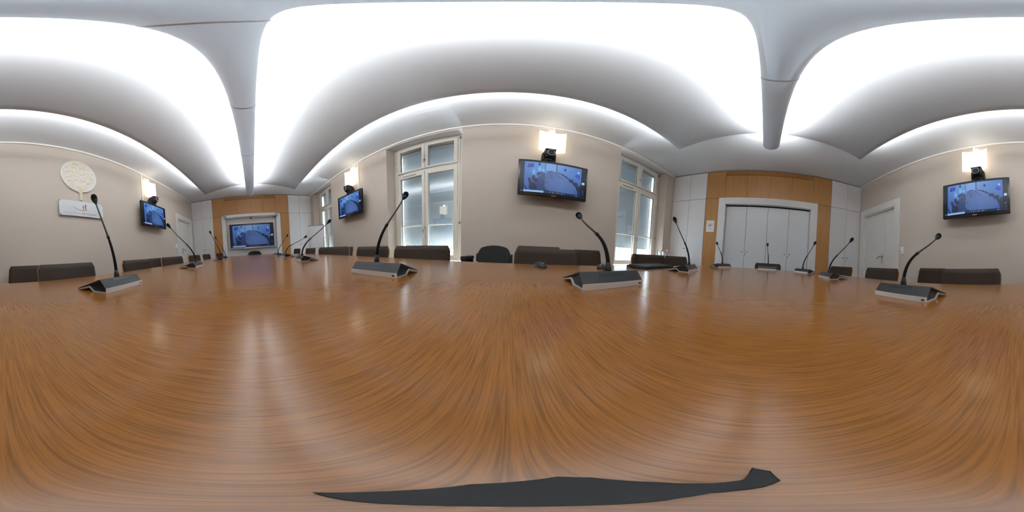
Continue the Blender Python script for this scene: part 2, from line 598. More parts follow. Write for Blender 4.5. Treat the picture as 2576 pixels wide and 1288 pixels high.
# ------------------------------------------------------------------ windows
def make_window(k):
    cx, x0, x1 = WIN[k]
    w = bpy.data.objects.new('window_%d' % k, None)
    COL.objects.link(w)
    struct(w)
    w.location = (cx, 2.33, 0)
    ZB, ZT = 0.595, H - 0.002
    fx = 0.611
    b = MB()                                     # fixed frame
    b.box(-fx, -fx + 0.07, -0.005, 0.07, ZB, ZT, 0.004)
    b.box(fx - 0.07, fx, -0.005, 0.07, ZB, ZT, 0.004)
    b.box(-fx + 0.07, fx - 0.07, -0.005, 0.07, ZT - 0.055, ZT, 0.004)
    b.box(-fx + 0.07, fx - 0.07, -0.005, 0.07, ZB, ZB + 0.04, 0.004)
    b.box(-fx + 0.07, fx - 0.07, 0.0, 0.07, 2.145, 2.185, 0.004)
    b.build('window_frame', M['frame'], w)
    def sash(sx, z0, z1, gz0, gz1, nm):
        xo, xi = sx * (fx - 0.072), sx * 0.004
        go, gi = sx * 0.482, sx * 0.055
        b = MB()
        lo, hi = min(xo, go), max(xo, go)
        b.box(lo, hi, -0.025, 0.045, z0, z1, 0.006)
        lo, hi = min(xi, gi), max(xi, gi)
        b.box(lo, hi, -0.025, 0.045, z0, z1, 0.006)
        lo, hi = min(go, gi), max(go, gi)
        b.box(lo, hi, -0.024, 0.044, gz1, z1, 0.006)
        b.box(lo, hi, -0.024, 0.044, z0, gz0, 0.006)
        if nm == 'sash':
            b.box(lo, hi, -0.012, 0.035, 1.155, 1.177, 0.003)
        s = b.build(nm, M['frame'], w)
        b = MB()
        b.box(lo, hi, 0.008, 0.012, gz0, gz1)
        b.build('pane', M['glass'], s)
        b = MB()                                 # dark rubber seal round the glass
        for (a0, a1, c0, c1) in ((lo, lo + 0.006, gz0, gz1), (hi - 0.006, hi, gz0, gz1), (lo, hi, gz0, gz0 + 0.005), (lo, hi, gz1 - 0.006, gz1)):
            b.box(a0, a1, 0.013, 0.02, c0, c1)
        b.build('seal', M['black'], s)
        return s
    for sx in (-1, 1):
        s = sash(sx, 0.635, 2.142, 0.675, 2.065, 'sash')
        sash(sx, 2.188, ZT - 0.058, 2.222, 2.676, 'transom_sash')
    b = MB()                                     # handles: espagnolette on the meeting stile
    b.lathe([(0.016, 0), (0.016, -0.012), (0.008, -0.014), (0.008, -0.03)], 14, (0.0, -0.026, 1.13), 'y')
    b.tube([(0.0, -0.052, 1.13), (-0.012, -0.056, 1.09), (-0.02, -0.056, 1.02)], [0.009, 0.008, 0.007], 10)
    b.build('window_handle', M['chrome'], w)
    b = MB()
    b.lathe([(0.022, 0), (0.022, -0.012), (0.01, -0.014), (0.01, -0.03)], 14, (0.0, -0.026, 2.36), 'y')
    b.tube([(0.0, -0.05, 2.36), (-0.005, -0.055, 2.34), (-0.01, -0.055, 2.30)], [0.008, 0.007, 0.006], 10)
    b.build('transom_handle', M['chrome'], w)
    side = 1 if k < 3 else 1
    b = MB()                                     # air inlet on one sash
    b.box(-0.42, -0.16, -0.034, -0.024, 2.095, 2.115, 0.003)
    b.build('air_inlet', M['grey'], w)
    for zz in (0.75, 1.15, 1.55, 1.95, 2.30, 2.58):
        for sx in (-1, 1):
            b = MB()
            b.tube([(sx * (fx - 0.068), -0.032, zz - 0.03), (sx * (fx - 0.068), -0.032, zz + 0.03)], 0.007, 8)
            b.build('hinge', M['frame'], w)
    b = MB()                                     # small dark catches on the frame
    b.box(fx - 0.045, fx - 0.02, -0.03, -0.004, 2.69, 2.735, 0.004)
    b.box(fx - 0.045, fx - 0.02, -0.03, -0.004, 1.15, 1.19, 0.004)
    b.build('catch', M['steel'], w)
    b = MB()                                     # cord of the outdoor screen
    b.tube([(fx - 0.032, -0.012, 1.19), (fx - 0.032, -0.012, 2.69)], 0.0025, 6)
    b.build('cord', M['grey'], w)
    b = MB()
    b.box(x0 - cx + 0.001, x1 - cx - 0.001, -0.24, -0.008, SILL, SILL + 0.025, 0.004)
    b.build('window_sill', M['frame'], w)
    return w


for k in (1, 2, 3):
    make_window(k)

# outdoor roller screens behind the glass
SCREEN_Z = {1: 0.80, 2: 0.77, 3: 0.92}
for k, lab in ((1, 'grey fabric sun screen outside the window behind the flip chart'),
               (2, 'grey fabric sun screen outside the window with the lamp reflected in it'),
               (3, 'grey fabric sun screen stopping short of the sill, bright gap below')):
    cx = WIN[k][0]
    t = thing('roller_screen', lab, 'sun screen', (cx, 2.47, 0), 0, 'sun screens outside the windows')
    b = MB()
    z0 = SCREEN_Z[k]
    rows = []
    for i in range(25):
        z = z0 + (2.665 - z0) * i / 24
        row = []
        for j in range(19):
            x = -0.545 + 1.09 * j / 18
            yy = 0.02 * math.sin(3.0 * x + 1.2) * (1 - i / 24) ** 2 + (0.30 * max(0.0, (1.12 - z) / 0.35) ** 1.6 * (0.25 + 0.75 / (1 + math.exp(-(x - 0.05) / 0.10))) if k == 2 else 0.0)
            row.append((x, yy, z))
        rows.append(row)
    b.loft(rows)
    b.build('fabric', M['blind'], t)
    b = MB()
    b.tube([(p[0], p[1], p[2] - 0.006) for p in rows[0]], 0.008, 8)
    b.build('bottom_bar', M['grey'], t)
    b = MB(); b.box(-0.60, 0.60, -0.05, 0.06, 2.66, H - 0.02, 0.01)
    b.build('head_box', M['grey'], t)
    for sx in (-1, 1):
        b = MB(); b.tube([(sx * 0.575, 0, 0.56), (sx * 0.575, 0, 2.66)], 0.004, 6)
        b.build('guide_cable', M['steel'], t)

# ------------------------------------------------------------------ doors in the long wall
def make_door(k, lead, hinge_side):
    x0, x1 = DOORS[k]
    w = bpy.data.objects.new('door_%d' % k, None)
    COL.objects.link(w)
    struct(w)
    w.location = (0, Y_SIGN, 0)
    b = MB()
    zt = DOOR_H
    b.box(x0 - 0.125, x0, -0.001, 0.018, 0, zt + 0.14, 0.004)
    b.box(x1, x1 + 0.125, -0.001, 0.018, 0, zt + 0.14, 0.004)
    b.box(x0, x1, -0.001, 0.018, zt, zt + 0.14, 0.004)
    b.build('casing', M['casing'], w)
    b = MB()
    b.box(x0, x0 + 0.02, -0.19, 0, 0, zt)
    b.box(x1 - 0.02, x1, -0.19, 0, 0, zt)
    b.box(x0 + 0.02, x1 - 0.02, -0.19, 0, zt - 0.02, zt)
    b.build('jamb', M['casing'], w)
    b = MB(); b.box(x0, x1, -0.20, -0.191, 0, zt)  # dark board added behind the leaves, blocks outside light at the gaps
    b.build('light_stop_board', M['gap'], w)
    b = MB()
    b.box(min(lead, hinge_side) + 0.002, max(lead, hinge_side) - 0.002, -0.085, -0.045, 0.01, zt - 0.022, 0.003)
    leaf = b.build('door_leaf', M['casing'], w)
    other = x0 + 0.02 if abs(hinge_side - x1) < 0.1 else x1 - 0.02
    if abs(lead - other) > 0.1:
        b = MB()
        b.box(min(lead, other) + 0.002, max(lead, other) - 0.002, -0.085, -0.047, 0.01, zt - 0.022, 0.003)
        b.build('fixed_leaf', M['casing'], w)
    sgn = 1 if hinge_side > lead else -1
    hx = lead + sgn * 0.045
    b = MB()
    b.box(hx - 0.018, hx + 0.018, -0.046, -0.036, 0.90, 1.075, 0.004)
    b.tube([(hx, -0.04, 1.035), (hx, 0.005, 1.035), (hx + sgn * 0.02, 0.012, 1.035), (hx + sgn * 0.07, 0.012, 1.01), (hx + sgn * 0.11, 0.012, 0.985)], [0.010, 0.010, 0.010, 0.009, 0.008], 10)
    b.build('door_handle', M['chrome'], leaf)
    for zz in (0.25, 0.98, 1.72):
        b = MB()
        xx = hinge_side - sgn * 0.004
        b.tube([(xx, -0.038, zz - 0.04), (xx, -0.038, zz + 0.04)], 0.008, 8)
        b.build('hinge', M['casing'], w)


make_door(1, -4.50, -5.16)
make_door(2, 2.335, 2.95)

# ------------------------------------------------------------------ fitted end walls: local x = to the right seen from the room, y = into the wall
TOP = H - 0.018
def end_frame(o, end):
    o.location = (X_R, 0, 0) if end == 'R' else (X_L, 0, 0)
    o.rotation_euler = (0, 0, -PI / 2 if end == 'R' else PI / 2)
    return o

RAIL = 2.10
def cupboard(end, x0, x1, xm, label):
    t = thing('corner_cupboard', label, 'cupboard', group='white corner cupboards')
    end_frame(t, end)
    b = MB(); b.box(x0, x1, 0.02, 0.49, 0.0, TOP - 0.002)
    b.build('carcass', M['gap'], t)
    for (a0, a1, side) in ((x0, xm, 1), (xm, x1, -1)):
        b = MB(); b.box(a0 + 0.003, a1 - 0.003, 0.0, 0.019, 0.08, RAIL - 0.004, 0.0015)
        d = b.build('door', M['cabinet'], t)
        b = MB(); kx = (a1 - 0.045) if side == 1 else (a0 + 0.045)
        b.lathe([(0.012, 0.0), (0.006, -0.006), (0.010, -0.018), (0.012, -0.024), (0.006, -0.028)], 14, (kx, 0, 0.992), 'y')
        b.build('knob', M['steel'], d)
        if side == -1:
            b = MB(); b.lathe([(0.010, 0.0), (0.010, -0.004)], 14, (a0 + 0.014, 0, 0.936), 'y')
            b.build('lock', M['steel'], d)
        b = MB(); b.box(a0 + 0.003, a1 - 0.003, 0.0, 0.019, RAIL + 0.004, TOP - 0.006, 0.0015)
        b.build('upper_door', M['cabinet'], t)
    return t


cupboard('R', -2.098, -1.285, -1.67, 'white fitted cupboard in the corner beside the window and the paper notice')
cupboard('R', 1.285, 2.032, 1.67, 'white fitted cupboard beside the double leaf door, opposite the big screen')
cupboard('L', 1.285, 2.098, 1.67, 'white fitted cupboard behind the flip chart, window corner')
cupboard('L', -2.032, -1.285, -1.66, 'white fitted cupboard between a door and the big screen wall')

def oak(end, n, x0, x1, z0, z1, y0=0.0):
    b = MB(); b.box(x0 + 0.002, x1 - 0.002, y0, y0 + 0.02, z0 + 0.003, z1 - 0.003, 0.001)
    o = b.build('trim_%d' % n, M['oak'])
    end_frame(o, end)
    return struct(o)

n = 6
for end, up in (('R', 0.885), ('L', 0.865)):
    b = MB(); b.box(-1.284, 1.284, 0.021, 0.06, RAIL - 0.05, TOP - 0.002)
    b.box(-1.284, -0.99, 0.021, 0.06, 0, RAIL - 0.051); b.box(0.99, 1.284, 0.021, 0.06, 0, RAIL - 0.051)
    o = b.build('trim_%d' % n, M['gap']); end_frame(o, end); struct(o); n += 1
    for sx in (-1, 1):
        a0, a1 = sorted((sx * 1.282, sx * 0.995))
        oak(end, n, a0, a1, 0.0, RAIL); n += 1
        a0, a1 = sorted((sx * 1.282, sx * up))
        oak(end, n, a0, a1, RAIL, TOP); n += 1
    q = up / 2
    for i in range(4):
        oak(end, n, -up + i * q, -up + (i + 1) * q, RAIL, TOP - 0.115); n += 1
    # air grille along the top
    t = thing('air_grille', 'long slatted oak air grille at the top of the panelling above the ' + ('white double cupboard' if end == 'R' else 'big screen'), 'air vent', group='oak air grilles')
    end_frame(t, end)
    b = MB(); b.box(-up, up, 0.0195, 0.0205, TOP - 0.115, TOP)
    b.build('backing', M['gap'], t)
    b = MB()
    for i in range(5):
        z = TOP - 0.106 + i * 0.0215
        b.box(-up + 0.003, up - 0.003, 0.0, 0.018, z, z + 0.014, 0.001)
    b.build('slats', M['oak'], t)

# portal and cupboard in the middle of the far end
t = thing('wall_cupboard', 'wide four door white cupboard recessed in a white frame', 'cupboard')
end_frame(t, 'R')
PT, PI_ = 2.10, 1.962
b = MB()
b.prism([(-0.992, 0.0), (-0.992, PT), (0.992, PT), (0.992, 0.0), (0.852, 0.0), (0.852, PI_), (-0.852, PI_), (-0.852, 0.0)], -0.022, 0.08, 'y')
b.build('surround', M['portal'], t)
b = MB()
b.box(-0.851, 0.851, 0.10, 0.49, 0.0, PI_ - 0.002)
b.build('carcass', M['gap'], t)
qd = 0.850 / 2
for i in range(4):
    a0, a1 = -0.850 + i * qd, -0.850 + (i + 1) * qd
    b = MB(); b.box(a0 + 0.003, a1 - 0.003, 0.082, 0.099, 0.03, PI_ - 0.03, 0.0015)
    d = b.build('door', M['centre_door'], t)
    kx = a1 - 0.05 if i % 2 == 0 else a0 + 0.05
    b = MB()
    b.lathe([(0.012, 0.0), (0.006, -0.006), (0.010, -0.018), (0.012, -0.024), (0.006, -0.028)], 14, (kx, 0.082, 0.992), 'y')
    b.build('knob', M['steel'], d)
    if i % 2:
        b = MB(); b.lathe([(0.011, 0.0), (0.011, -0.004)], 14, (a0 + 0.018, 0.082, 0.944), 'y')
        b.build('lock', M['steel'], d)

# white niche behind the big screen
t = thing('screen_niche', 'white framed niche holding the big screen at the end wall', 'niche')
end_frame(t, 'L')
b = MB()
b.prism([(-0.985, 0.0), (-0.985, 2.096), (0.985, 2.096), (0.985, 0.0), (0.842, 0.0), (0.842, 1.985), (-0.842, 1.985), (-0.842, 0.0)], -0.022, 0.10, 'y')
b.build('surround', M['portal'], t)
b = MB(); b.box(-0.843, 0.843, 0.085, 0.10, 0.0, 1.986)
b.build('back_panel', M['cabinet'], t)
b = MB(); b.box(-0.82, 0.82, -0.11, 0.0, 2.005, 2.105, 0.012)
b.build('roller_case', M['portal'], t)
for sx in (-1, 1):
    b = MB(); b.box(sx * 0.84 - 0.045, sx * 0.84 + 0.045, -0.125, -0.022, 1.985, 2.135, 0.02)
    b.build('end_bracket', M['grey'], t)
for xx in (0.0, 0.79):
    b = MB(); b.box(xx - 0.025, xx + 0.025, -0.06, -0.01, 1.935, 1.985, 0.006)
    b.build('sensor', M['black'], t)

# ------------------------------------------------------------------ what the screens show: the room, seen by a wall camera
def screen_picture(nx, ny):
    U, V = np.meshgrid(np.linspace(0, 1, nx), np.linspace(0, 1, ny))
    img = np.zeros((ny, nx, 3))
    img[:] = (10, 14, 26)
    def inside(poly):
        c = np.zeros(U.shape, bool)
        m = len(poly)
        for i in range(m):
            x0, y0 = poly[i]; x1, y1 = poly[(i + 1) % m]
            cond = (V < y0) != (V < y1)
            if y0 == y1:
                continue
            xi = x0 + (V - y0) * (x1 - x0) / (y1 - y0)
            c ^= cond & (U < xi)
        return c
    def fill(mask, col, a=1.0):
        img[mask] = img[mask] * (1 - a) + np.array(col) * a
    def rect(u0, u1, v0, v1, col, a=1.0):
        fill((U >= u0) & (U <= u1) & (V >= v0) & (V <= v1), col, a)
    pic = (U > 0.06) & (U < 0.925) & (V > 0.065) & (V < 0.97)
    g = np.clip((V - 0.2) / 0.8, 0, 1)
    glow = np.exp(-((U - 0.45) / 0.35) ** 2)
    for c, (lo, hi) in enumerate(((50, 118), (92, 166), (170, 228))):
        ch = lo + (hi - lo) * (0.35 * g + 0.65 * g * glow)
        img[..., c] = np.where(pic, ch, img[..., c])
    fill(pic & inside([(0.06, 0.5), (0.13, 0.35), (0.2, 0.06), (0.06, 0.06)]), (70, 105, 175), 0.6)
    # back wall panels and posts
    rect(0.37, 0.53, 0.70, 0.965, (120, 165, 225), 0.8)
    rect(0.350, 0.362, 0.68, 0.965, (96, 92, 100)); rect(0.520, 0.533, 0.68, 0.965, (78, 76, 86))
    # left floor and its chairs, then the row of chairs along the right side
    fill(pic & inside([(0.13, 0.065), (0.19, 0.26), (0.25, 0.46), (0.33, 0.62), (0.36, 0.63), (0.36, 0.2), (0.44, 0.065)]), (40, 58, 104), 0.85)
    for poly in ([(0.06, 0.17), (0.06, 0.24), (0.12, 0.065), (0.09, 0.065)],
                 [(0.125, 0.13), (0.135, 0.25), (0.112, 0.38), (0.125, 0.44), (0.145, 0.43), (0.17, 0.31), (0.23, 0.25), (0.25, 0.12), (0.20, 0.065), (0.15, 0.065)],
                 [(0.175, 0.36), (0.168, 0.47), (0.185, 0.535), (0.205, 0.52), (0.22, 0.44), (0.26, 0.40), (0.26, 0.33), (0.21, 0.31)],
                 [(0.235, 0.54), (0.245, 0.61), (0.275, 0.66), (0.30, 0.64), (0.315, 0.66), (0.325, 0.62), (0.30, 0.58), (0.27, 0.53)],
                 [(0.53, 0.695), (0.60, 0.645), (0.72, 0.51), (0.83, 0.33), (0.87, 0.18), (0.87, 0.065), (0.925, 0.065), (0.925, 0.20), (0.88, 0.34), (0.76, 0.52), (0.64, 0.65), (0.57, 0.70)],
                 [(0.665, 0.56), (0.665, 0.625), (0.69, 0.625), (0.695, 0.55)], [(0.615, 0.63), (0.62, 0.675), (0.64, 0.67), (0.645, 0.62)],
                 [(0.715, 0.46), (0.748, 0.55), (0.80, 0.53), (0.79, 0.42)], [(0.79, 0.38), (0.82, 0.48), (0.872, 0.45), (0.87, 0.30)], [(0.865, 0.29), (0.90, 0.41), (0.925, 0.39), (0.925, 0.15)]):
        fill(pic & inside(poly), (24, 32, 62), 0.9)
    # table
    tab = pic & inside([(0.385, 0.70), (0.44, 0.72), (0.50, 0.71), (0.62, 0.58), (0.74, 0.42), (0.84, 0.26), (0.845, 0.17), (0.80, 0.10), (0.76, 0.065), (0.45, 0.065), (0.38, 0.12), (0.355, 0.22), (0.36, 0.45)])
    sh = np.clip(1.1 - 0.4 * np.abs(U - 0.6) - 0.25 * np.abs(V - 0.3), 0.5, 1.2)
    for c, v in enumerate((74, 104, 162)):
        img[..., c] = np.where(tab, v * sh, img[..., c])
    for (u, v, s) in ((0.42, 0.67, 0.010), (0.435, 0.62, 0.011), (0.445, 0.57, 0.013), (0.455, 0.51, 0.018), (0.51, 0.66, 0.009), (0.54, 0.61, 0.010), (0.56, 0.57, 0.012), (0.60, 0.52, 0.015), (0.385, 0.33, 0.018), (0.45, 0.715, 0.02)):
        rect(u - s, u + s, v - s * 0.5, v + s * 0.5, (22, 28, 48))
    # windows shining, wall screens, lamps
    for (u, v, su, sv) in ((0.195, 0.63, 0.02, 0.09), (0.275, 0.74, 0.02, 0.09), (0.33, 0.72, 0.022, 0.04)):
        gl = np.exp(-((U - u) / su) ** 2 - ((V - v) / sv) ** 2)[..., None]
        img[:] = img * (1 - gl * 0.8) + np.array((120, 205, 255)) * gl * 0.8
    fill(inside([(0.10, 0.77), (0.115, 0.90), (0.19, 0.91), (0.185, 0.79)]), (34, 42, 96)); fill(inside([(0.125, 0.79), (0.13, 0.89), (0.18, 0.90), (0.178, 0.805)]), (44, 66, 190))
    fill(inside([(0.82, 0.65), (0.83, 0.755), (0.90, 0.72), (0.90, 0.60)]), (44, 66, 190)); rect(0.86, 0.89, 0.79, 0.84, (190, 225, 255))
    rect(0.26, 0.285, 0.86, 0.96, (40, 52, 96)); fill(inside([(0.635, 0.80), (0.645, 0.875), (0.675, 0.86), (0.672, 0.775)]), (48, 62, 120))
    # frame of the call software
    img[~pic] = (9, 14, 28)
    rect(0, 1, 0, 0.062, (12, 28, 62)); rect(0.055, 0.345, 0.006, 0.056, (150, 190, 236)); rect(0.02, 0.032, 0.02, 0.044, (130, 180, 240))
    for i, colr in enumerate(((70, 110, 180), (90, 120, 170), (40, 170, 240), (210, 200, 150), (40, 140, 255), (210, 190, 180), (70, 120, 240), (220, 210, 220), (60, 150, 230))):
        rect(0.372 + i * 0.035, 0.388 + i * 0.035, 0.02, 0.046, colr)
    rect(0.845, 0.86, 0.02, 0.046, (120, 200, 255)); rect(0.90, 0.95, 0.028, 0.036, (150, 180, 220)); rect(0.875, 0.885, 0.026, 0.038, (110, 150, 200))
    rect(0.49, 0.54, 0.082, 0.108, (14, 22, 40)); rect(0.50, 0.53, 0.092, 0.099, (150, 180, 220))
    cc = ((U - 0.962) / 0.024) ** 2 + ((V - 0.475) / 0.042) ** 2
    fill(cc < 1, (190, 222, 255)); fill(cc < 0.12, (120, 160, 215))
    rect(0.952, 0.972, 0.20, 0.215, (120, 160, 220)); rect(0.948, 0.976, 0.095, 0.145, (60, 90, 140)); rect(0.952, 0.972, 0.102, 0.138, (18, 28, 50)); rect(0.955, 0.97, 0.91, 0.925, (110, 140, 190)); rect(0.02, 0.03, 0.93, 0.945, (90, 120, 170))
    a = img / 255.0
    return np.where(a <= 0.04045, a / 12.92, ((a + 0.055) / 1.055) ** 2.4)


PNX, PNY = 193, 109
PIC = screen_picture(PNX, PNY)
m = bpy.data.materials.new('lit_screen')
m.use_nodes = True
_nt = m.node_tree
_nt.nodes.clear()
_o = _nt.nodes.new('ShaderNodeOutputMaterial')
_e = _nt.nodes.new('ShaderNodeEmission')
_e.inputs[1].default_value = 0.78
_at = _nt.nodes.new('ShaderNodeAttribute')
_at.attribute_name = 'picture'
_gl = _nt.nodes.new('ShaderNodeBsdfGlossy')
_gl.inputs['Color'].default_value = (0.03, 0.03, 0.03, 1)
_gl.inputs['Roughness'].default_value = 0.3
_ad = _nt.nodes.new('ShaderNodeAddShader')
_nt.links.new(_at.outputs['Color'], _e.inputs[0])
_nt.links.new(_e.outputs[0], _ad.inputs[0])
_nt.links.new(_gl.outputs[0], _ad.inputs[1])
_nt.links.new(_ad.outputs[0], _o.inputs[0])
M['screen'] = m


def screen_mesh(w, h):
    """display area facing -y, its middle at the origin"""
    xs = np.linspace(-w / 2, w / 2, PNX); zs = np.linspace(-h / 2, h / 2, PNY)
    verts = [(x, 0, z) for z in zs for x in xs]
    faces = [(j * PNX + i, j * PNX + i + 1, (j + 1) * PNX + i + 1, (j + 1) * PNX + i) for j in range(PNY - 1) for i in range(PNX - 1)]
    me = bpy.data.meshes.new('display')
    me.from_pydata(verts, [], faces)
    ca = me.color_attributes.new('picture', 'FLOAT_COLOR', 'POINT')
    buf = np.ones((PNX * PNY, 4), dtype=np.float32)
    buf[:, :3] = PIC.reshape(-1, 3)
    ca.data.foreach_set('color', buf.ravel())
    me.materials.append(M['screen'])
    me.update()
    return me


# ------------------------------------------------------------------ wall televisions, cameras, lamps (local frame: x right, -y towards the room)
def make_tv():
    t = thing('wall_television', '', 'television')
    w, h = 0.872, 0.512
    b = MB(); b.prism(round_rect(w, h, 0.008, 3), -0.012, 0.030, 'y', 0.004)
    b.box(-0.30, 0.30, 0.029, 0.06, -0.18, 0.16, 0.012)
    b.build('case', M['bezel'], t)
    o = bpy.data.objects.new('display', screen_mesh(w - 0.044, h - 0.058))
    COL.objects.link(o); o.parent = t
    o.location = (0, -0.0135, 0.009)
    b = MB()
    for k in range(5):
        b.box(-0.030 + k * 0.012, -0.021 + k * 0.012, -0.0135, -0.012, -h / 2 + 0.006, -h / 2 + 0.013)
    b.build('maker_mark', M['silver'], t)
    b = MB()
    b.box(-0.11, 0.11, 0.128, 0.138, -0.14, 0.14, 0.003)
    b.box(-0.03, 0.03, 0.06, 0.13, -0.05, 0.05, 0.006)
    b.build('wall_bracket', M['black'], t)
    return t


def make_ptz():
    t = thing('video_camera', '', 'camera')
    b = MB()
    b.box(-0.075, 0.075, -0.01, 0.12, -0.005, 0.012, 0.004)     # shelf base
    b.lathe([(0.070, 0.012), (0.072, 0.04), (0.062, 0.06)], 24, (0, 0.045, 0))
    b.build('base', M['matte'], t)
    for sx in (-1, 1):
        b = MB()
        b.prism([(0.0, 0.03), (0.105, 0.03), (0.105, 0.10), (0.075, 0.155), (0.02, 0.16), (-0.005, 0.12)], sx * 0.062, sx * 0.084, 'x', 0.006)
        b.build('yoke_arm', M['matte'], t)
    b = MB()
    prof = [(-0.062, 0.055), (-0.078, 0.10), (-0.085, 0.165), (-0.045, 0.185), (0.05, 0.175), (0.085, 0.13), (0.075, 0.06), (0.0, 0.045)]
    b.prism(prof, -0.060, 0.060, 'x', 0.022, 4)
    b.build('head', M['matte'], t)
    b = MB(); b.prism([(-0.086, 0.160), (-0.097, 0.166), (-0.047, 0.192), (0.052, 0.181), (0.088, 0.140), (0.084, 0.137), (0.049, 0.1755), (-0.045, 0.186)], -0.064, 0.064, 'x', 0.002)
    b.build('hood', M['matte'], t)
    b = MB(); b.lathe([(0.044, 0.0), (0.044, -0.022), (0.040, -0.024), (0.040, -0.010), (0.0, -0.006)], 28, (0, -0.070, 0.108), 'y', False)
    ln = b.build('lens', M['lens'], t)
    b = MB(); b.lathe([(0.0445, -0.018), (0.0455, -0.024), (0.0405, -0.0255), (0.040, -0.020)], 32, (0, -0.070, 0.108), 'y', False)
    b.build('lens_ring', M['silver'], ln)
    return t


def make_sconce():
    t = thing('wall_lamp', '', 'lamp')
    b = MB()
    w, h, n = 0.33, 0.38, 16
    rows_f, rows_b = [], []
    for i in range(7):
        z = -h / 2 + h * i / 6
        rf, rb = [], []
        for k in range(n + 1):
            u = -1 + 2 * k / n
            y = -0.115 - 0.045 * (u * u - 1)
            y = -0.085 - 0.05 * u * u
            rf.append((u * w / 2, y, z)); rb.append((u * w / 2, y + 0.006, z))
        rows_f.append(rf); rows_b.append(rb)
    b.loft(rows_f); b.loft(rows_b)
    b.loft([rows_f[0], rows_b[0]]); b.loft([rows_f[-1], rows_b[-1]])
    b.loft([[r[0] for r in rows_f], [r[0] for r in rows_b]]); b.loft([[r[-1] for r in rows_f], [r[-1] for r in rows_b]])
    b.build('shade', M['shade'], t)
    b = MB(); b.lathe([(0.0, -0.10), (0.040, -0.09), (0.046, 0.0), (0.046, 0.240), (0.040, 0.264), (0.02, 0.274), (0.0, 0.276)], 20, (0.0, -0.034, 0))
    b.build('bulb', M['bulb'], t)
    b = MB(); b.box(-0.06, 0.06, -0.004, 0.0, -0.16, 0.04)
    b.tube([(0, -0.01, -0.11), (0, -0.06, -0.11)], 0.02, 12)
    b.build('wall_plate', M['white'], t)
    return t


def make_conduit(z0, z1):
    b = MB(); b.box(-0.014, 0.014, -0.012, 0.0, z0, z1, 0.002)
    return b.build('cable_conduit', M['trim'])


tv0, ptz0, sc0 = make_tv(), make_ptz(), make_sconce()
SETS = [  # x of the screen, wall, x offset of lamp, camera
    (0.512, 'W', 0.467, 0.440, 0.505, 'between the two windows', 'between the two windows'),
    (-2.865, 'W', -2.83, -2.89, -2.685, 'near the flip chart', 'near the flip chart'),
    (0.545, 'D', 0.545, 0.510, 0.585, 'near the double leaf door', 'nearest the double leaf door'),
    (-2.855, 'D', -2.82, -2.89, -2.665, 'right of the tree emblem', 'to the right of the tree emblem'),
]
for i, (x, wl, xl, xc, xo, lab, lab2) in enumerate(SETS):
    rz = 0 if wl == 'W' else PI
    yw = Y_WIN if wl == 'W' else Y_SIGN
    d = -1 if wl == 'W' else 1
    tv = tv0 if i == 0 else copy_tree(tv0)
    tv.location = (x, yw + d * 0.138, EYE + 0.902); tv.rotation_euler = (0, 0, rz)
    tag(tv, 'black television showing the room ' + lab, 'television', 'televisions on the long walls')
    pz = ptz0 if i == 0 else copy_tree(ptz0)
    pz.location = (xc, yw + d * 0.125, EYE + 1.164); pz.rotation_euler = (0, 0, rz)
    tag(pz, 'black swivelling video camera on top of the television ' + lab2, 'camera', 'video cameras above the televisions')
    lp = sc0 if i == 0 else copy_tree(sc0)
    lp.location = (xl, yw, EYE + (1.545 if i != 3 else 1.53)); lp.rotation_euler = (0, 0, rz)
    tag(lp, 'lit wall lamp with curved shade above the television ' + lab2, 'lamp', 'wall lamps above the televisions')
    cd = make_conduit(EYE + 1.0, H - 0.041)
    cd.location = (xo, yw, 0); cd.rotation_euler = (0, 0, rz)
    tag(cd, 'thin white cable conduit above the television ' + lab2, 'conduit', 'cable conduits')

# big screen at the end
t = thing('presentation_screen', 'big wide screen in a pale frame showing the room from above', 'screen')
end_frame(t, 'L')
W2, H2, ZC2 = 1.53, 0.845, EYE + 0.543
b = MB()
b.prism([(-W2 / 2, ZC2 - H2 / 2), (W2 / 2, ZC2 - H2 / 2), (W2 / 2, ZC2 + H2 / 2), (-W2 / 2, ZC2 + H2 / 2)], -0.028, 0.02, 'y', 0.006)
b.box(-0.5, 0.5, 0.02, 0.084, ZC2 - 0.25, ZC2 + 0.25)
b.build('case', M['pale'], t)
b = MB(); b.box(-W2 / 2 + 0.028, W2 / 2 - 0.028, -0.0285, -0.027, ZC2 - H2 / 2 + 0.028, ZC2 + H2 / 2 - 0.028)
b.build('bezel', M['bezel'], t)
m = M['screen'].copy()
m.name = 'dim_lit_screen'
m.node_tree.nodes['Emission'].inputs[1].default_value = 0.52
me2 = screen_mesh(W2 - 0.085, H2 - 0.10)
me2.materials[0] = m
o = bpy.data.objects.new('display', me2)
COL.objects.link(o); o.parent = t; o.location = (0, -0.030, ZC2 - 0.008)
b = MB(); b.box(-0.28, 0.28, -0.075, 0.0, ZC2 - H2 / 2 - 0.03, ZC2 - H2 / 2 - 0.008, 0.004)
b.build('pen_tray', M['pale'], t)

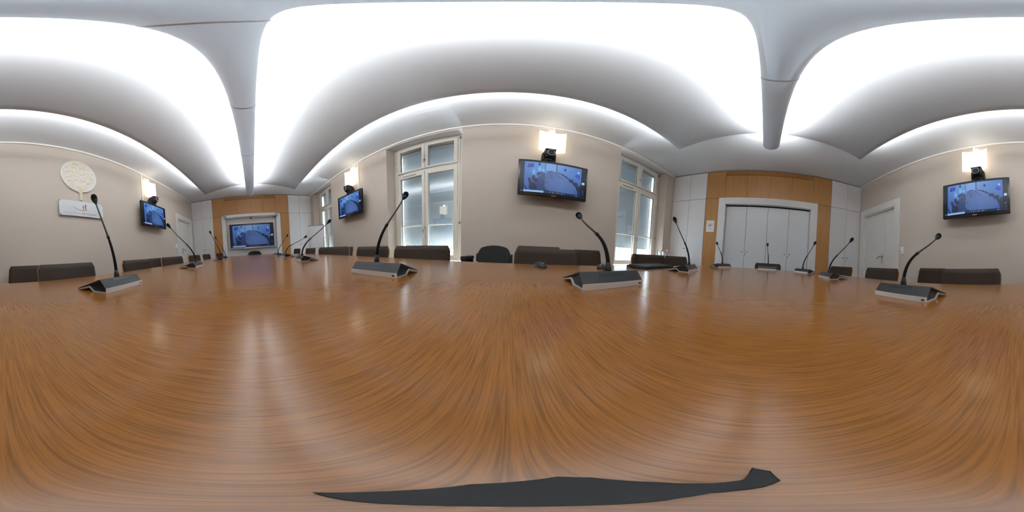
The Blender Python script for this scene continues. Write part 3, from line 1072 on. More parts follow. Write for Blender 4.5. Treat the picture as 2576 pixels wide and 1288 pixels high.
# ------------------------------------------------------------------ conference table
def table_outline(nq=14):
    xc, half = -1.215, 3.185
    half_side = [(0.0, 0.965), (0.6, 0.955), (1.2, 0.918), (1.8, 0.855), (2.3, 0.775), (2.6, 0.738), (2.80, 0.69), (2.95, 0.615), (3.06, 0.47), (3.14, 0.25), (3.185, 0.0)]
    q = []
    P = [(-half_side[1][0], half_side[1][1])] + half_side + [(half_side[-2][0], -half_side[-2][1])]
    for i in range(1, len(P) - 2):
        p0, p1, p2, p3 = [Vector((a[0], a[1])) for a in P[i - 1:i + 3]]
        for k in range(6):
            tt = k / 6
            q.append(0.5 * ((2 * p1) + (p2 - p0) * tt + (2 * p0 - 5 * p1 + 4 * p2 - p3) * tt ** 2 + (3 * p1 - p0 - 3 * p2 + p3) * tt ** 3))
    q.append(Vector(half_side[-1]))
    pts = [(xc + p.x, p.y) for p in q]
    full = pts + [(x, -y) for x, y in reversed(pts[:-1])]
    left = [(2 * xc - x, y) for x, y in full]
    return full + list(reversed(left))[1:-1]


t = thing('conference_table', 'long boat shaped oak conference table filling the middle of the room', 'table')
OUT = table_outline()
b = MB(); b.prism(OUT, 0.712, 0.74, 'z', 0.002, 2)
b.build('tabletop', M['table'], t)
b = MB()
ctr = (-1.215, 0.0)
b.prism([(ctr[0] + (x - ctr[0]) * 0.985, y * 0.955) for x, y in OUT], 0.672, 0.7115, 'z')
b.build('under_frame', M['table_edge'], t)
for xx in (-3.5, -2.0, -0.45, 1.1):
    b = MB(); b.box(xx - 0.25, xx + 0.25, -0.03, 0.03, 0.06, 0.6715, 0.004)
    b.box(xx - 0.30, xx + 0.30, -0.28, 0.28, 0.0, 0.06, 0.006)
    b.build('pedestal', M['table_edge'], t)

# ------------------------------------------------------------------ leather chairs
def make_chair():
    t = thing('conference_chair', '', 'chair')
    w = 0.50
    top, bot = 0.0, -0.40                       # relative to the top edge
    def back(th0, th1, ww, zt, zb, r, curve=0.022):
        """curved rounded panel from depth th0 to th1, front towards +y"""
        bm = MB()
        nx, nz = 14, 10
        F, B = [], []
        for i in range(nz + 1):
            v = i / nz
            z = zb + (zt - zb) * v
            dz = min(zt - z, z - zb)
            ins = 0
            if dz < r:
                ins = r - math.sqrt(max(r * r - (r - dz) ** 2, 0))
            rf, rb = [], []
            for k in range(nx + 1):
                u = -1 + 2 * k / nx
                x = u * (ww / 2 - ins)
                y = 0.17 * (zt - z) + curve * u * u
                rf.append((x, y + th1, z)); rb.append((x, y + th0, z))
            F.append(rf); B.append(rb)
        zs = [r_[0][2] for r_ in F]
        bm.loft(F); bm.loft(B)
        bm.loft([F[0], B[0]], smooth=False); bm.loft([F[-1], B[-1]], smooth=False)
        bm.loft([[r_[0] for r_ in F], [r_[0] for r_ in B]], smooth=False); bm.loft([[r_[-1] for r_ in F], [r_[-1] for r_ in B]], smooth=False)
        bmesh.ops.remove_doubles(bm.bm, verts=bm.bm.verts[:], dist=1e-5)
        return bm
    Z = 0.832
    o = back(0.0, 0.026, w - 0.006, Z, Z - 0.40, 0.02).build('backrest', M['leather'], t)
    o = back(-0.014, -0.001, w, Z - 0.004, Z - 0.40, 0.02).build('back_shell', M['shell'], t)
    b = MB(); b.box(-0.24, 0.24, 0.10, 0.54, 0.425, 0.465, 0.016, 3)
    b.build('seat', M['leather'], t)
    b = MB(); b.box(-0.245, 0.245, 0.09, 0.53, 0.408, 0.424, 0.004)
    b.build('seat_shell', M['shell'], t)
    for sx in (-1, 1):
        for (y0, y1) in ((0.15, 0.02), (0.48, 0.56)):
            b = MB(); b.tube([(sx * 0.19, y0, 0.408), (sx * 0.235, y1, 0.0)], [0.012, 0.009], 10)
            b.build('leg', M['steel'], t)
    return t


chair0 = make_chair()
CH = [  # x, y, yaw, side, height change, label
    (1.043, -1.760, -20, 'D', -0.004, 'dark leather chair half hidden behind another under the television near the double door'),
    (0.396, -1.231, -2.5, 'D', -0.004, 'dark leather front row chair below the television near the double door'),
    (1.418, -1.265, 4.9, 'D', -0.012, 'dark leather chair in front of the chrome door handle of the double leaf door'),
    (2.413, -1.248, 17.1, 'D', -0.020, 'dark leather chair at the table corner before the cupboard beside the double door'),
    (-0.375, -1.800, -32, 'D', 0.002, 'dark leather chair turned askew by the wall, left of the tree emblem plaque'),
    (-0.565, -1.265, -3.8, 'D', 0.006, 'dark leather chair below the white plaque, behind a microphone'),
    (-1.441, -1.271, 0.7, 'D', 0.0, 'dark leather chair right of the nearest microphone below the tree emblem'),
    (-2.510, -1.760, 6, 'D', 0.0, 'dark leather chair by the wall, seen between two chairs right of the emblem'),
    (-2.263, -1.252, -11, 'D', 0.006, 'dark leather chair below the television to the right of the tree emblem'),
    (-3.228, -1.247, -6, 'D', 0.006, 'dark leather chair behind the second microphone, beside the single door'),
    (-4.033, -1.220, -3.6, 'D', 0.010, 'dark leather chair before the white cupboard next to the single door'),
    (-4.750, -1.030, -8, 'D', 0.014, 'farthest dark chair before the oak strip, door side of the big screen'),
    (-3.760, 1.080, -1.3, 'W', 0.008, 'farthest dark leather chair on the window side, left of the flip chart'),
    (-3.165, 1.200, 0.8, 'W', 0.004, 'dark leather chair right in front of the white flip chart board'),
    (-2.319, 1.261, 50, 'W', 0.008, 'dark leather chair turned askew below the window wall television near the flip chart'),
    (-2.660, 1.790, -12.5, 'W', 0.0, 'dark leather chair by the wall, a sliver showing behind the turned chair'),
    (-1.381, 1.267, 2.2, 'W', -0.002, 'dark leather chair left of the window in the middle, behind a microphone stem'),
    (-0.721, 1.224, 11.5, 'W', 0.0, 'dark leather chair in front of the middle window'),
    (0.291, 1.213, -6, 'W', -0.004, 'dark leather chair in the front row below the television between the windows'),
    (0.325, 1.800, 0, 'W', 0.012, 'dark leather chair with only its top showing below the television between the windows'),
    (0.912, 1.800, 24, 'W', -0.004, 'dark leather chair half hidden at the right below the television between the windows'),
    (1.357, 1.195, -3.3, 'W', -0.010, 'dark leather chair in front of the bright gap of the window, behind the laptop'),
    (2.011, 1.250, -7.5, 'W', -0.014, 'dark leather chair in front of the bottles on the small side table'),
    (2.790, -0.055, -90, 'E', -0.034, 'dark leather chair at the head of the table before the four door cupboard'),
]
for i, (x, y, yaw, side, dz, lab) in enumerate(CH):
    c = chair0 if i == 0 else copy_tree(chair0)
    rz = R(yaw) if side == 'D' else (R(180 + yaw) if side == 'W' else R(90))
    c.location = (x, y, 0)
    c.rotation_euler = (0, 0, rz)
    c.scale = (0.88, 1, (0.832 + dz) / 0.832) if side == 'E' else (1, 1, (0.832 + dz) / 0.832)
    tag(c, lab, 'chair', 'dark leather conference chairs')

# black woven office chairs
def office_chair(label, loc, rz, w, arm_sides, zt):
    t = thing('office_chair', label, 'chair', loc, rz, 'black office chairs')
    b = MB()
    rows_f, rows_b = [], []
    for i in range(13):
        v = i / 12
        z = zt - 0.36 + 0.36 * v
        half = w / 2 * (1.0 - 0.05 * v)
        if v > 0.8:
            half -= (w * 0.10) * ((v - 0.8) / 0.2) ** 2
        rf, rb = [], []
        for k in range(15):
            u = -1 + 2 * k / 14
            zz = z - 0.024 * u * u * v
            y = 0.16 * (zt - z) + 0.02 * u * u
            rf.append((u * half, y + 0.03, zz)); rb.append((u * half, y, zz))
        rows_f.append(rf); rows_b.append(rb)
    b.loft(rows_f); b.loft(rows_b)
    b.loft([rows_f[0], rows_b[0]]); b.loft([rows_f[-1], rows_b[-1]])
    b.loft([[r[0] for r in rows_f], [r[0] for r in rows_b]]); b.loft([[r[-1] for r in rows_f], [r[-1] for r in rows_b]])
    b.build('backrest', M['mesh_black'], t)
    for sx in (-1, 1):
        b = MB(); b.prism([(0.03, zt - 0.36), (0.075, zt - 0.36), (0.05, zt - 0.10), (0.022, zt - 0.09)], sx * (w / 2 - 0.004), sx * (w / 2 + 0.02), 'x', 0.004)
        b.build('side_bracket', M['matte'], t)
        b = MB(); b.tube([(sx * (w / 2 + 0.006), 0.06, zt - 0.45), (sx * (w / 2 + 0.006), 0.055, zt - 0.18)], 0.009, 10)
        b.build('back_post', M['chrome'], t)
    b = MB(); b.box(-w / 2 - 0.02, w / 2 + 0.02, 0.09, 0.52, 0.42, 0.47, 0.018, 3)
    b.build('seat', M['mesh_black'], t)
    b = MB(); b.tube([(0, 0.30, 0.10), (0, 0.30, 0.42)], 0.025, 14)
    b.build('column', M['black'], t)
    for k in range(5):
        a = R(90 + 72 * k)
        b = MB(); b.tube([(0, 0.30, 0.11), (0.26 * math.cos(a), 0.30 + 0.26 * math.sin(a), 0.06)], [0.022, 0.014], 10)
        lg = b.build('leg', M['black'], t)
        b = MB(); b.lathe([(0.026, -0.02), (0.026, 0.02)], 14, (0.27 * math.cos(a), 0.30 + 0.27 * math.sin(a), 0.027), 'x')
        b.build('caster', M['black'], lg)
    for sx in arm_sides:
        x = sx * (w / 2 + 0.055)
        b = MB()
        b.box(x - 0.032, x + 0.032, 0.10, 0.30, zt - 0.150, zt - 0.115, 0.008, 3)
        ar = b.build('armrest', M['matte'], t)
        b = MB()
        b.prism([(0.20, zt - 0.145), (0.295, zt - 0.145), (0.29, zt - 0.36), (0.21, zt - 0.36)], x - 0.024, x + 0.024, 'x', 0.006)
        b.prism([(0.10, zt - 0.14), (0.13, zt - 0.14), (0.12, zt - 0.36), (0.085, zt - 0.36)], x - 0.024, x + 0.020, 'x', 0.006)
        b.box(min(x, sx * w / 2), max(x, sx * w / 2), 0.12, 0.17, zt - 0.37, zt - 0.34, 0.005)
        b.build('armrest_support', M['matte'], ar)
    return t


office_chair('black woven back office chair with armrest by the wall between the windows', (-0.155, 1.80, 0), R(180 - 12), 0.37, (1,), 0.838)
office_chair('black rounded office chair in front of the big screen', (-4.90, 0.05, 0), R(-90), 0.40, (), 0.846)

# ------------------------------------------------------------------ desk microphones
def mic_housing():
    b = MB()
    # top plate over the full width, then the body set in a little
    b.prism([(0.0, 0.014), (0.024, 0.0415), (0.030, 0.0415), (0.145, 0.0055), (0.145, 0.0028), (0.030, 0.0375), (0.025, 0.0375), (0.003, 0.014)], -0.1, 0.1, 'x', 0.0008)
    b.prism([(0.003, 0.0032), (0.003, 0.015), (0.0245, 0.0385), (0.030, 0.0385), (0.095, 0.0175), (0.080, 0.0172), (0.061, 0.0032)], -0.094, 0.094, 'x')
    return b

def mic_shell():
    b = MB()
    b.prism([(-0.0016, 0.0150), (-0.0022, 0.0), (0.061, 0.0), (0.081, 0.0158), (0.144, 0.0008), (0.1445, 0.0026), (0.0805, 0.0180), (0.0595, 0.0022), (0.0010, 0.0022), (0.0010, 0.0150)], -0.1, 0.1, 'x', 0.0004)
    return b

def mic_bar():
    b = MB()
    b.prism([(0.0150, 0.0313), (0.0212, 0.0385), (0.0209, 0.0389), (0.0146, 0.0317)], -0.045, 0.035, 'x', 0.0001)
    return b

def mic_port():
    b = MB()
    b.box(0.083, 0.092, -0.0029, -0.0018, 0.004, 0.0085, 0.0008)
    return b


HOUS = mic_housing().build('housing', M['housing']); SHEL = mic_shell().build('silver_shell', M['silver'])
BAR = mic_bar().build('button_bar', M['black']); PORT = mic_port().build('port', M['black'])
PROTO = [HOUS, SHEL, BAR, PORT]
MICS = [
    (-0.400, -0.403, -83, (-0.405, -0.567, 1.123), 'desk microphone in front of the white plaque and tree emblem'),
    (-1.270, -0.436, -90, (-1.242, -0.687, 1.114), 'desk microphone in front of the wall beside the single door'),
    (-2.290, -0.420, -86, (-2.291, -0.592, 1.153), 'nearer of two overlapping desk microphones on the door side of the big screen'),
    (-3.000, -0.480, -86, (-2.990, -0.673, 1.133), 'farthest desk microphone on the door side, left of the big screen'),
    (-0.405, 0.358, 97, (-0.448, 0.610, 1.076), 'desk microphone with its head against the middle window'),
    (-1.290, 0.361, 88, (-1.286, 0.659, 1.067), 'desk microphone whose head reaches over the flip chart board'),
    (-2.070, 0.386, 88, (-2.123, 0.719, 0.995), 'desk microphone with strongly bent stem, just left of the flip chart'),
    (-2.800, 0.400, 90, (-2.800, 0.610, 1.076), 'farthest desk microphone on the window side, right of the big screen'),
    (0.270, 0.340, 90, (0.297, 0.668, 0.989), 'desk microphone below the television between the windows'),
    (0.953, 0.440, 98, (0.996, 0.635, 1.096), 'desk microphone between the laptop and the paper notice'),
    (1.630, 0.400, 63, (1.854, 0.573, 1.008), 'desk microphone in front of the white frame edge next to the paper notice'),
    (1.760, -0.030, 0, (2.013, -0.021, 1.040), 'desk microphone at the head of the table before the lone chair'),
    (1.600, -0.360, -59, (1.724, -0.534, 1.067), 'desk microphone before the oak strip farther from the paper notice'),
    (1.090, -0.416, -88, (1.135, -0.658, 1.045), 'desk microphone in front of the cupboard next to the double leaf door'),
    (0.345, -0.370, -85, (0.388, -0.694, 0.992), 'desk microphone below the television near the double leaf door'),
]
for i, (x, y, fdeg, hd, lab) in enumerate(MICS):
    rz = R(fdeg - 90)                           # local +y runs from the silver lip to the thin edge
    t = thing('desk_microphone', lab, 'microphone', (x, y, 0.7405), rz, 'desk microphones on the table')
    for p in PROTO:
        c = p if i == 0 else p.copy()
        if i:
            COL.objects.link(c)
        c.parent = t
    inv = (Matrix.Translation((x, y, 0.7405)) @ Matrix.Rotation(rz, 4, 'Z')).inverted()
    h = inv @ Vector(hd)
    p0 = Vector((0.008 if i % 2 else -0.006, 0.036, 0.036))
    b = MB()
    b.tube([p0, p0 + Vector((0, 0.0, 0.010)), p0 + Vector((0, 0.001, 0.030))], [0.0105, 0.0100, 0.0062], 14)
    b.build('stem_socket', M['matte'], t)
    a = p0 + Vector((0, 0.001, 0.028))
    span = h - a
    k1 = a + Vector((0, 0, 0.30 * span.length))
    k2 = a + span * 0.50
    path = bez(a, k1 * 0.75 + (a + span * 0.3) * 0.25, k2, h, 30)
    cut = 14
    b = MB(); b.tube(path[:cut + 1], [0.0058 - 0.0012 * j / cut for j in range(cut + 1)], 12)
    b.build('gooseneck', M['foam'], t)
    b = MB(); dirc = (path[cut + 1] - path[cut]).normalized()
    b.tube([path[cut] - dirc * 0.006, path[cut] + dirc * 0.006], [0.0062, 0.0054], 14)
    b.build('collar', M['matte'], t)
    b = MB(); b.tube(path[cut:], [0.0040 - 0.0008 * j / (30 - cut) for j in range(31 - cut)], 10)
    b.build('stem', M['black'], t)
    dirh = (path[-1] - path[-3]).normalized()
    hh = path[-1]
    b = MB()
    b.tube([hh - dirh * 0.034, hh - dirh * 0.024, hh - dirh * 0.016, hh - dirh * 0.010], [0.0038, 0.0070, 0.0100, 0.0120], 16)
    cp = b.build('capsule', M['matte'], t)
    b = MB()
    b.tube([hh - dirh * 0.010, hh - dirh * 0.004, hh + dirh * 0.006, hh + dirh * 0.016, hh + dirh * 0.022, hh + dirh * 0.0255, hh + dirh * 0.0265], [0.0122, 0.0135, 0.0142, 0.0130, 0.0100, 0.0055, 0.001], 16)
    b.build('windscreen', M['foam'], t)

# ------------------------------------------------------------------ things on the table
t = thing('keyboard', 'flat dark computer keyboard on the table before the chair at the bright window', 'keyboard', (0.884, 0.727, 0.7405), R(5))
b = MB(); b.prism([(-0.076, 0.0), (-0.076, 0.010), (0.076, 0.016), (0.076, 0.0)], -0.181, 0.181, 'x', 0.003); b.build('case', M['matte'], t)
b = MB()
for i in range(6):
    for j in range(17):
        x0, y0 = -0.172 + j * 0.0203, -0.066 + i * 0.0222
        zb = 0.0104 + 0.0395 * (y0 + 0.076)
        b.box(x0, x0 + 0.0172, y0, y0 + 0.0185, zb - 0.001, zb + 0.0048, 0.001, 1)
b.build('keys', M['housing'], t)

def mouse(label, loc, rz, wheel_mat, k):
    t = thing('computer_mouse', label, 'mouse', loc, rz, 'computer mice on the table')
    b = MB()
    rows = []
    for i in range(13):
        v = i / 12
        yy = (-0.050 + 0.100 * v) * k
        hw = 0.027 * math.sqrt(max(1 - (2 * v - 1) ** 4, 0.04)) * k
        hz = 0.029 * math.sqrt(max(1 - (1.9 * v - 0.9) ** 2 * 0.95, 0.05)) * (1 - 0.2 * v) * k
        rows.append([(hw * math.cos(PI * q / 12), yy, max(hz * math.sin(PI * q / 12) ** 0.6, 0.0)) for q in range(13)])
    b.loft(rows)
    b.bm.faces.new([b.bm.verts.new(p) for p in rows[0]]); b.bm.faces.new([b.bm.verts.new(p) for p in reversed(rows[-1])])
    bmesh.ops.remove_doubles(b.bm, verts=b.bm.verts[:], dist=1e-5)
    b.build('shell', M['black'], t)
    b = MB(); b.lathe([(0.006, -0.003), (0.006, 0.003)], 14, (0, 0.024 * k, 0.0185 * k), 'x'); b.build('wheel', wheel_mat, t)
    b = MB(); b.tube([(-0.0262 * k, -0.03 * k, 0.011), (-0.0275 * k, 0, 0.012), (-0.0262 * k, 0.03 * k, 0.011)], 0.0016, 6); b.build('side_seam', M['silver'], t)
    return t

mouse('small black computer mouse on the table before the chairs between the windows', (0.157, 0.790, 0.7402), R(200), M['grey'], 0.92)
mouse('glossy dark computer mouse on the table left of the microphone before the bright window', (0.482, 0.750, 0.7402), R(140), M['grey'], 0.86)

t = thing('remote_control', 'flat dark remote control at the far end of the table by the window side chairs', 'remote', (-3.72, 0.56, 0.7402), R(62))
b = MB(); b.box(-0.09, 0.09, -0.024, 0.024, 0, 0.018, 0.006); b.build('body', M['black'], t)
b = MB()
for i in range(6):
    for j in range(3):
        b.box(-0.068 + i * 0.022, -0.058 + i * 0.022, -0.015 + j * 0.012, -0.009 + j * 0.012, 0.0175, 0.0195)
b.build('keypad', M['grey'], t)

# foot of the little stand the camera sits on
b = MB()
foot = [(-0.008, -0.002), (-0.005, 0.004), (-0.001, 0.010), (0.009, 0.0142), (0.013, 0.012), (0.017, 0.005), (0.019, -0.001), (0.022, -0.004), (0.030, -0.004), (0.028, -0.007), (0.022, -0.008), (0.018, -0.006), (0.014, -0.002), (0.010, -0.002), (0.003, -0.003)]
b.prism(list(reversed(foot)), 0.7402, 0.7435, 'z', 0.0004)
tag(b.build('stand_foot', M['matte']), 'small curved black stand foot on the table straight below the viewpoint', 'stand')

# ------------------------------------------------------------------ side table with bottles by the bright window
t = thing('side_table', 'small oak side table in the corner behind the chairs by the bright window', 'table', (2.62, 1.86, 0))
b = MB(); b.box(-0.40, 0.40, -0.22, 0.22, 0.71, 0.735, 0.003); b.build('tabletop', M['table_edge'], t)
for sx in (-1, 1):
    for sy in (-1, 1):
        b = MB(); b.box(sx * 0.37 - 0.018, sx * 0.37 + 0.018, sy * 0.19 - 0.018, sy * 0.19 + 0.018, 0, 0.71, 0.002); b.build('leg', M['steel'], t)
t = thing('serving_tray', 'black tray on the small side table under the bottles', 'tray', (2.55, 1.80, 0.7355))
b = MB(); b.box(-0.22, 0.22, -0.12, 0.12, 0, 0.006, 0.002); b.build('bottom', M['black'], t)
b = MB()
for (x0, x1, y0, y1) in ((-0.22, 0.22, -0.12, -0.114), (-0.22, 0.22, 0.114, 0.12), (-0.22, -0.214, -0.114, 0.114), (0.214, 0.22, -0.114, 0.114)):
    b.box(x0, x1, y0, y1, 0.006, 0.022)
b.build('rim', M['black'], t)
ZT = 0.742
t = thing('sanitizer_bottle', 'clear pump bottle standing against the white corner cupboard', 'bottle', (2.665, 1.83, ZT))
b = MB(); b.lathe([(0.0, 0), (0.030, 0.001), (0.032, 0.006), (0.032, 0.11), (0.026, 0.128), (0.013, 0.138), (0.013, 0.148)], 20); b.build('bottle_body', M['liquid'], t)
b = MB(); b.lathe([(0.015, 0.146), (0.015, 0.162), (0.005, 0.164), (0.005, 0.178), (0.011, 0.179), (0.011, 0.188)], 16); b.tube([(0, 0, 0.184), (-0.035, 0, 0.182)], 0.005, 8); b.build('pump', M['white'], t)
t = thing('soap_bottle', 'white pump bottle between two dark chairs by the bright window', 'bottle', (2.505, 1.80, ZT))
b = MB(); b.lathe([(0.0, 0), (0.034, 0.001), (0.036, 0.006), (0.034, 0.085), (0.022, 0.11), (0.012, 0.118)], 20); b.build('bottle_body', M['white'], t)
b = MB(); b.lathe([(0.013, 0.116), (0.013, 0.13), (0.004, 0.132), (0.004, 0.146), (0.009, 0.147), (0.009, 0.155)], 14); b.tube([(0, 0, 0.151), (-0.03, 0, 0.149)], 0.004, 8); b.build('pump', M['white'], t)
for (x, y, hgt, lab) in ((2.378, 1.84, 0.165, 'tall clear bottle nearest the bright window gap on the side table'), (2.435, 1.80, 0.165, 'clear bottle left of the white pump bottle on the side table')):
    t = thing('water_bottle', lab, 'bottle', (x, y, ZT), 0, 'clear bottles on the side table')
    b = MB(); b.lathe([(0.0, 0), (0.026, 0.001), (0.028, 0.006), (0.027, 0.10), (0.015, 0.135), (0.012, hgt)], 18); b.build('bottle_body', M['liquid'], t)
    b = MB(); b.lathe([(0.013, hgt - 0.002), (0.013, hgt + 0.014)], 14); b.build('cap', M['white'], t)

# ------------------------------------------------------------------ flip chart
fx, fy = -4.375, 1.82
yawf = math.atan2(2.02 - 1.62, -4.25 + 4.50)
t = thing('flip_chart', 'white flip chart board on a stand in the window corner', 'flip chart', (fx, fy, 0), yawf)
b = MB(); b.box(-0.235, 0.235, -0.008, 0.008, 0.84, 1.49, 0.003); b.build('board', M['board'], t)
b = MB(); b.box(-0.24, 0.24, -0.022, 0.012, 1.472, 1.502, 0.005); b.build('clamp_bar', M['grey'], t)
b = MB(); b.box(-0.24, 0.24, -0.035, 0.012, 0.825, 0.84, 0.003); b.build('pen_tray', M['grey'], t)
for (xa, ya, xb, yb) in ((-0.20, 0.015, -0.22, -0.05), (0.20, 0.015, 0.22, -0.05), (0.0, 0.015, 0.0, 0.17)):
    b = MB(); b.tube([(xa, ya, 1.45), (xb, yb, 0.0)], 0.011, 10); b.build('leg', M['grey'], t)

# ------------------------------------------------------------------ the tree emblem and the plaque on the door-side wall (local x runs right as seen)
def wall_sign(name, label, cat, x, z):
    return thing(name, label, cat, (x, Y_SIGN, z), PI)

ex, ez = -1.200, EYE + 1.378
t = wall_sign('tree_emblem', 'round cream tree emblem patterned with pale gold animal shapes', 'wall sign', ex, ez)
b = MB()
pts = []
for k in range(61):
    a = R(-90 + 8 + (360 - 16) * k / 60)
    pts.append((0.302 * math.cos(a), 0.296 * math.sin(a)))
sx0 = 0.010
pts += [(sx0 - 0.032, -0.305), (sx0 - 0.020, -0.325), (sx0 - 0.020, -0.437), (sx0 + 0.022, -0.437), (sx0 + 0.022, -0.310)]
b.prism(pts, -0.020, -0.0005, 'y', 0.002)
b.build('board', M['cream'], t)
ANIM = {
    'deer': [(-.5, .1), (-.45, .22), (-.1, .2), (.15, .24), (.28, .45), (.2, .7), (.3, .55), (.36, .72), (.4, .5), (.55, .45), (.5, .36), (.36, .34), (.3, .1), (.32, -.5), (.25, -.5), (.2, -.05), (-.25, -.05), (-.3, -.5), (-.38, -.5), (-.4, -.05)],
    'boar': [(-.6, .15), (-.5, .32), (-.1, .4), (.25, .34), (.5, .18), (.66, .0), (.6, -.08), (.4, -.06), (.3, -.35), (.22, -.35), (.2, -.12), (-.3, -.12), (-.38, -.35), (-.46, -.35), (-.5, -.05)],
    'bird': [(-.6, .25), (-.25, .2), (0, .05), (.2, .4), (.32, .42), (.3, .1), (.55, .02), (.62, -.08), (.4, -.1), (.1, -.22), (-.2, -.15), (-.45, .05)],
    'hare': [(-.4, -.2), (-.42, .05), (-.2, .25), (.1, .2), (.2, .3), (.15, .65), (.26, .66), (.3, .35), (.45, .2), (.42, .08), (.25, .02), (.3, -.3), (.15, -.3), (.05, -.12), (-.1, -.3), (-.3, -.32)],
    'fox': [(-.8, .3), (-.5, .12), (-.3, .18), (.2, .15), (.4, .3), (.42, .18), (.6, .08), (.38, .0), (.3, -.3), (.22, -.3), (.15, -.05), (-.2, -.05), (-.3, -.3), (-.38, -.3), (-.42, .0), (-.7, .12)],
    'fish': [(-.55, .2), (-.35, .03), (0, .18), (.4, .05), (.5, -.02), (.35, -.1), (0, -.16), (-.35, -.05), (-.55, -.2)],
}
b = MB()
rng = random.Random(11)
placed = []
def put(kind, cx, cy, s, rot, flip):
    c_, s_ = math.cos(rot), math.sin(rot)
    poly = [((-p[0] if flip else p[0]) * s, p[1] * s) for p in ANIM[kind]]
    poly = [(cx + x * c_ - y * s_, cy + x * s_ + y * c_) for x, y in poly]
    if any((x / 0.285) ** 2 + (y / 0.28) ** 2 > 1 for x, y in poly):
        return
    vs = [b.bm.verts.new((x, -0.0207, y)) for x, y in poly]
    b.bm.faces.new(vs if not flip else vs)
for kind, cx, cy, s, fl in (('boar', -0.06, 0.215, 0.095, False), ('deer', 0.055, 0.145, 0.115, False), ('deer', -0.085, 0.135, 0.10, True), ('fox', 0.045, 0.03, 0.095, False), ('fish', 0.165, 0.155, 0.085, False),
                            ('bird', 0.05, -0.10, 0.11, True), ('hare', 0.15, -0.12, 0.095, False), ('fox', -0.03, -0.215, 0.09, True), ('boar', -0.17, -0.13, 0.06, False), ('hare', 0.21, -0.03, 0.075, True),
                            ('bird', -0.06, -0.09, 0.065, False), ('deer', -0.19, 0.03, 0.08, False), ('fish', 0.10, 0.235, 0.05, True)):
    placed.append((cx, cy, s * 0.60)); put(kind, cx, cy, s, 0, fl)
for _ in range(4000):
    cx, cy = rng.uniform(-0.28, 0.28), rng.uniform(-0.28, 0.28)
    s = rng.choice((0.058, 0.050, 0.044, 0.036, 0.030))
    if any((cx - p[0]) ** 2 + (cy - p[1]) ** 2 < (s * 0.50 + p[2]) ** 2 for p in placed):
        continue
    placed.append((cx, cy, s * 0.46))
    put(rng.choice(list(ANIM)), cx, cy, s, rng.uniform(-0.4, 0.4), rng.random() < 0.5)
vs = [b.bm.verts.new((x, -0.0207, z)) for x, z in ((sx0 - 0.045, -0.255), (sx0 - 0.015, -0.30), (sx0 - 0.013, -0.43), (sx0 + 0.015, -0.43), (sx0 + 0.016, -0.29), (sx0 + 0.02, -0.21), (sx0 + 0.0, -0.215), (sx0 - 0.01, -0.25))]
b.bm.faces.new(vs)
b.build('animal_pattern', M['gold'], t)


def text_part(body, size, x, z, material, parent, y, name, align='LEFT'):
    cu = bpy.data.curves.new(name, 'FONT')
    cu.body = body
    cu.size = size
    cu.align_x = align
    cu.extrude = 0.0002
    ob = bpy.data.objects.new(name, cu)
    COL.objects.link(ob)
    bpy.context.view_layer.update()
    me = bpy.data.meshes.new_from_object(ob.evaluated_get(bpy.context.evaluated_depsgraph_get()))
    bpy.data.objects.remove(ob)
    me.materials.clear()
    me.materials.append(material)
    o = bpy.data.objects.new(name, me)
    COL.objects.link(o)
    o.parent = parent
    o.location = (x, y, z)
    o.rotation_euler = (PI / 2, 0, 0)
    return o


px, pz = -1.210, EYE + 0.794
t = wall_sign('wall_plaque', 'white plaque with two walking figures and grey lettering under the tree emblem', 'wall sign', px, pz)
b = MB(); b.box(-0.368, 0.368, -0.034, -0.028, -0.119, 0.119, 0.001); b.build('plate', M['acrylic'], t)
for sx in (-1, 1):
    for sz in (-1, 1):
        b = MB(); b.lathe([(0.007, -0.0005), (0.007, -0.028)], 12, (sx * 0.354, 0, sz * 0.105), 'y'); b.lathe([(0.009, -0.034), (0.009, -0.038)], 12, (sx * 0.354, 0, sz * 0.105), 'y')
        b.build('standoff', M['steel'], t)
PF = -0.0345
b = MB()
def flat(pts):
    b.bm.faces.new([b.bm.verts.new((x, PF, z)) for x, z in pts])
ridge = [(-0.155, 0.016), (-0.13, 0.008), (-0.09, -0.012), (-0.05, -0.024), (0.0, -0.026), (0.06, -0.020)]
flat([(x, z + 0.0035) for x, z in ridge] + [(x, z - 0.0035) for x, z in reversed(ridge)])
def walker(cx, z0, s):
    P = [(-.16, 0), (-.10, 0), (0, .32), (.10, 0), (.20, .02), (.10, .42), (.13, .72), (.24, .70), (.25, .76), (.10, .82), (.07, .84), (.09, .93), (.05, 1.0), (-.02, 1.0), (-.05, .93), (-.03, .84), (-.12, .78), (-.16, .50), (-.10, .48), (-.06, .40)]
    flat([(cx + x * s, z0 + z * s) for x, z in P])
walker(0.012, -0.022, 0.080); walker(0.050, -0.022, 0.108)
b.build('figures', M['brown'], t)
b = MB()
hill = [(-0.33, -0.012), (-0.24, 0.010), (-0.16, 0.018), (-0.09, -0.008), (0.0, -0.026), (0.12, -0.016), (0.33, -0.030)]
flat([(x, z + 0.001) for x, z in hill] + [(x, z - 0.0008) for x, z in reversed(hill)])
b.build('hill_line', M['text_light'], t)
text_part('Fédération Nationale', 0.030, -0.295, -0.086, M['text_light'], t, PF, 'small_lettering')
text_part('des Chasseurs', 0.044, -0.018, -0.086, M['gold_text'], t, PF, 'lettering')

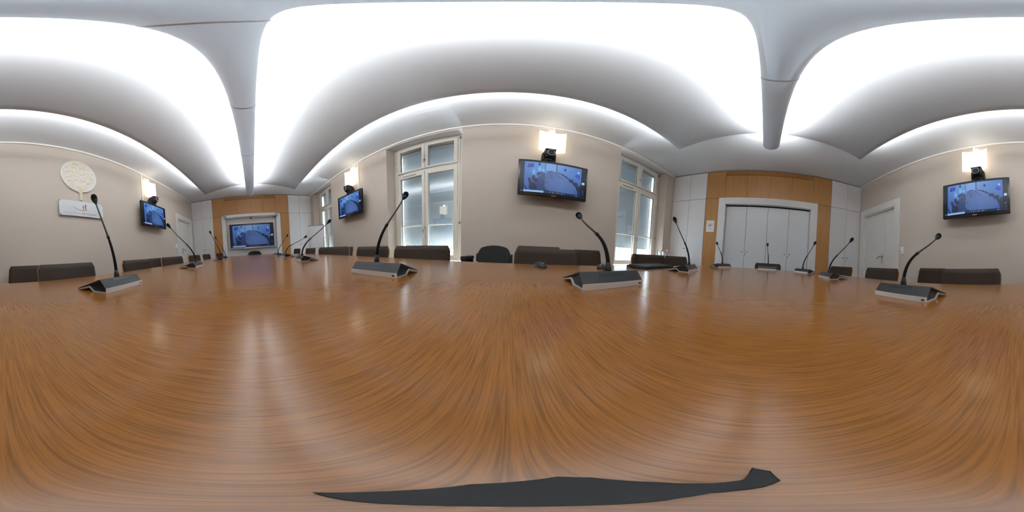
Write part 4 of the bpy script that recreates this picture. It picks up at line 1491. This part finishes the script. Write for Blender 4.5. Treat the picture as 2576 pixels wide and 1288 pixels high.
# paper notice on the oak strip
t = thing('paper_notice', 'white paper notice with a red ring sign taped to the oak strip', 'notice', (X_R, 1.146, EYE + 0.644), -PI / 2)
b = MB(); b.box(-0.086, 0.086, -0.0015, -0.0003, -0.122, 0.122); b.build('sheet', M['paper'], t)
b = MB()
for k in range(28):
    a0, a1 = 2 * PI * k / 28, 2 * PI * (k + 1) / 28
    b.bm.faces.new([b.bm.verts.new((r * math.cos(a), -0.0018, 0.018 + r * math.sin(a))) for r, a in ((0.044, a0), (0.051, a0), (0.051, a1), (0.044, a1))])
b.box(-0.004, 0.004, -0.0019, -0.0016, -0.026, 0.062)
bmesh.ops.rotate(b.bm, cent=(0, 0, 0.018), matrix=Matrix.Rotation(R(45), 3, 'Y'), verts=b.bm.verts[:])
b.build('ring_sign', M['ring_red'], t)
b = MB(); b.box(-0.026, -0.010, -0.0017, -0.0016, -0.002, 0.040); b.box(0.002, 0.030, -0.0017, -0.0016, 0.012, 0.028); b.box(-0.012, 0.004, -0.0017, -0.0016, 0.004, 0.014); b.build('pictogram', M['ink_dark'], t)
b = MB()
for k, (wd, zz) in enumerate(((0.05, -0.058), (0.055, -0.070))):
    for q in range(7):
        x0 = -wd + q * 2 * wd / 7
        b.box(x0, x0 + 2 * wd / 7 - 0.004, -0.0017, -0.0016, zz - 0.002, zz + 0.002)
b.build('text_lines', M['ink'], t)
b = MB(); b.box(-0.04, 0.04, -0.0017, -0.0015, 0.104, 0.117); b.build('tape', M['white'], t)

# switches on the door-side wall
def switch(label, x, z, w, h):
    t = thing('light_switch', label, 'switch', (x, Y_SIGN, z), PI, 'wall switches')
    b = MB(); b.box(-w / 2, w / 2, -0.010, -0.0003, -h / 2, h / 2, 0.003); b.build('plate', M['white'], t)
    for s in (-1, 1):
        b = MB(); b.box(-w * 0.33, w * 0.33, -0.014, -0.0095, s * h * 0.23 - h * 0.17, s * h * 0.23 + h * 0.17, 0.002); b.build('rocker', M['white'], t)
    return t

switch('white double switch plate right of the double leaf door', 1.818, EYE + 0.271, 0.068, 0.130)
switch('white switch plate left of the single door casing', -4.04, EYE + 0.297, 0.068, 0.110)
t = thing('lock_reader', 'small dark faced lock plate on the casing between the single door and the cupboard', 'lock', (-5.255, Y_SIGN + 0.018, EYE + 0.302), PI)
b = MB(); b.box(-0.022, 0.022, -0.012, -0.0003, -0.055, 0.055, 0.003); b.build('plate', M['white'], t)
b = MB(); b.lathe([(0.012, -0.011), (0.012, -0.016)], 14, (0, 0, 0.028), 'y'); b.build('reader_eye', M['black'], t)
b = MB(); b.lathe([(0.010, -0.011), (0.010, -0.014)], 14, (0, 0, -0.028), 'y'); b.build('push_button', M['black'], t)
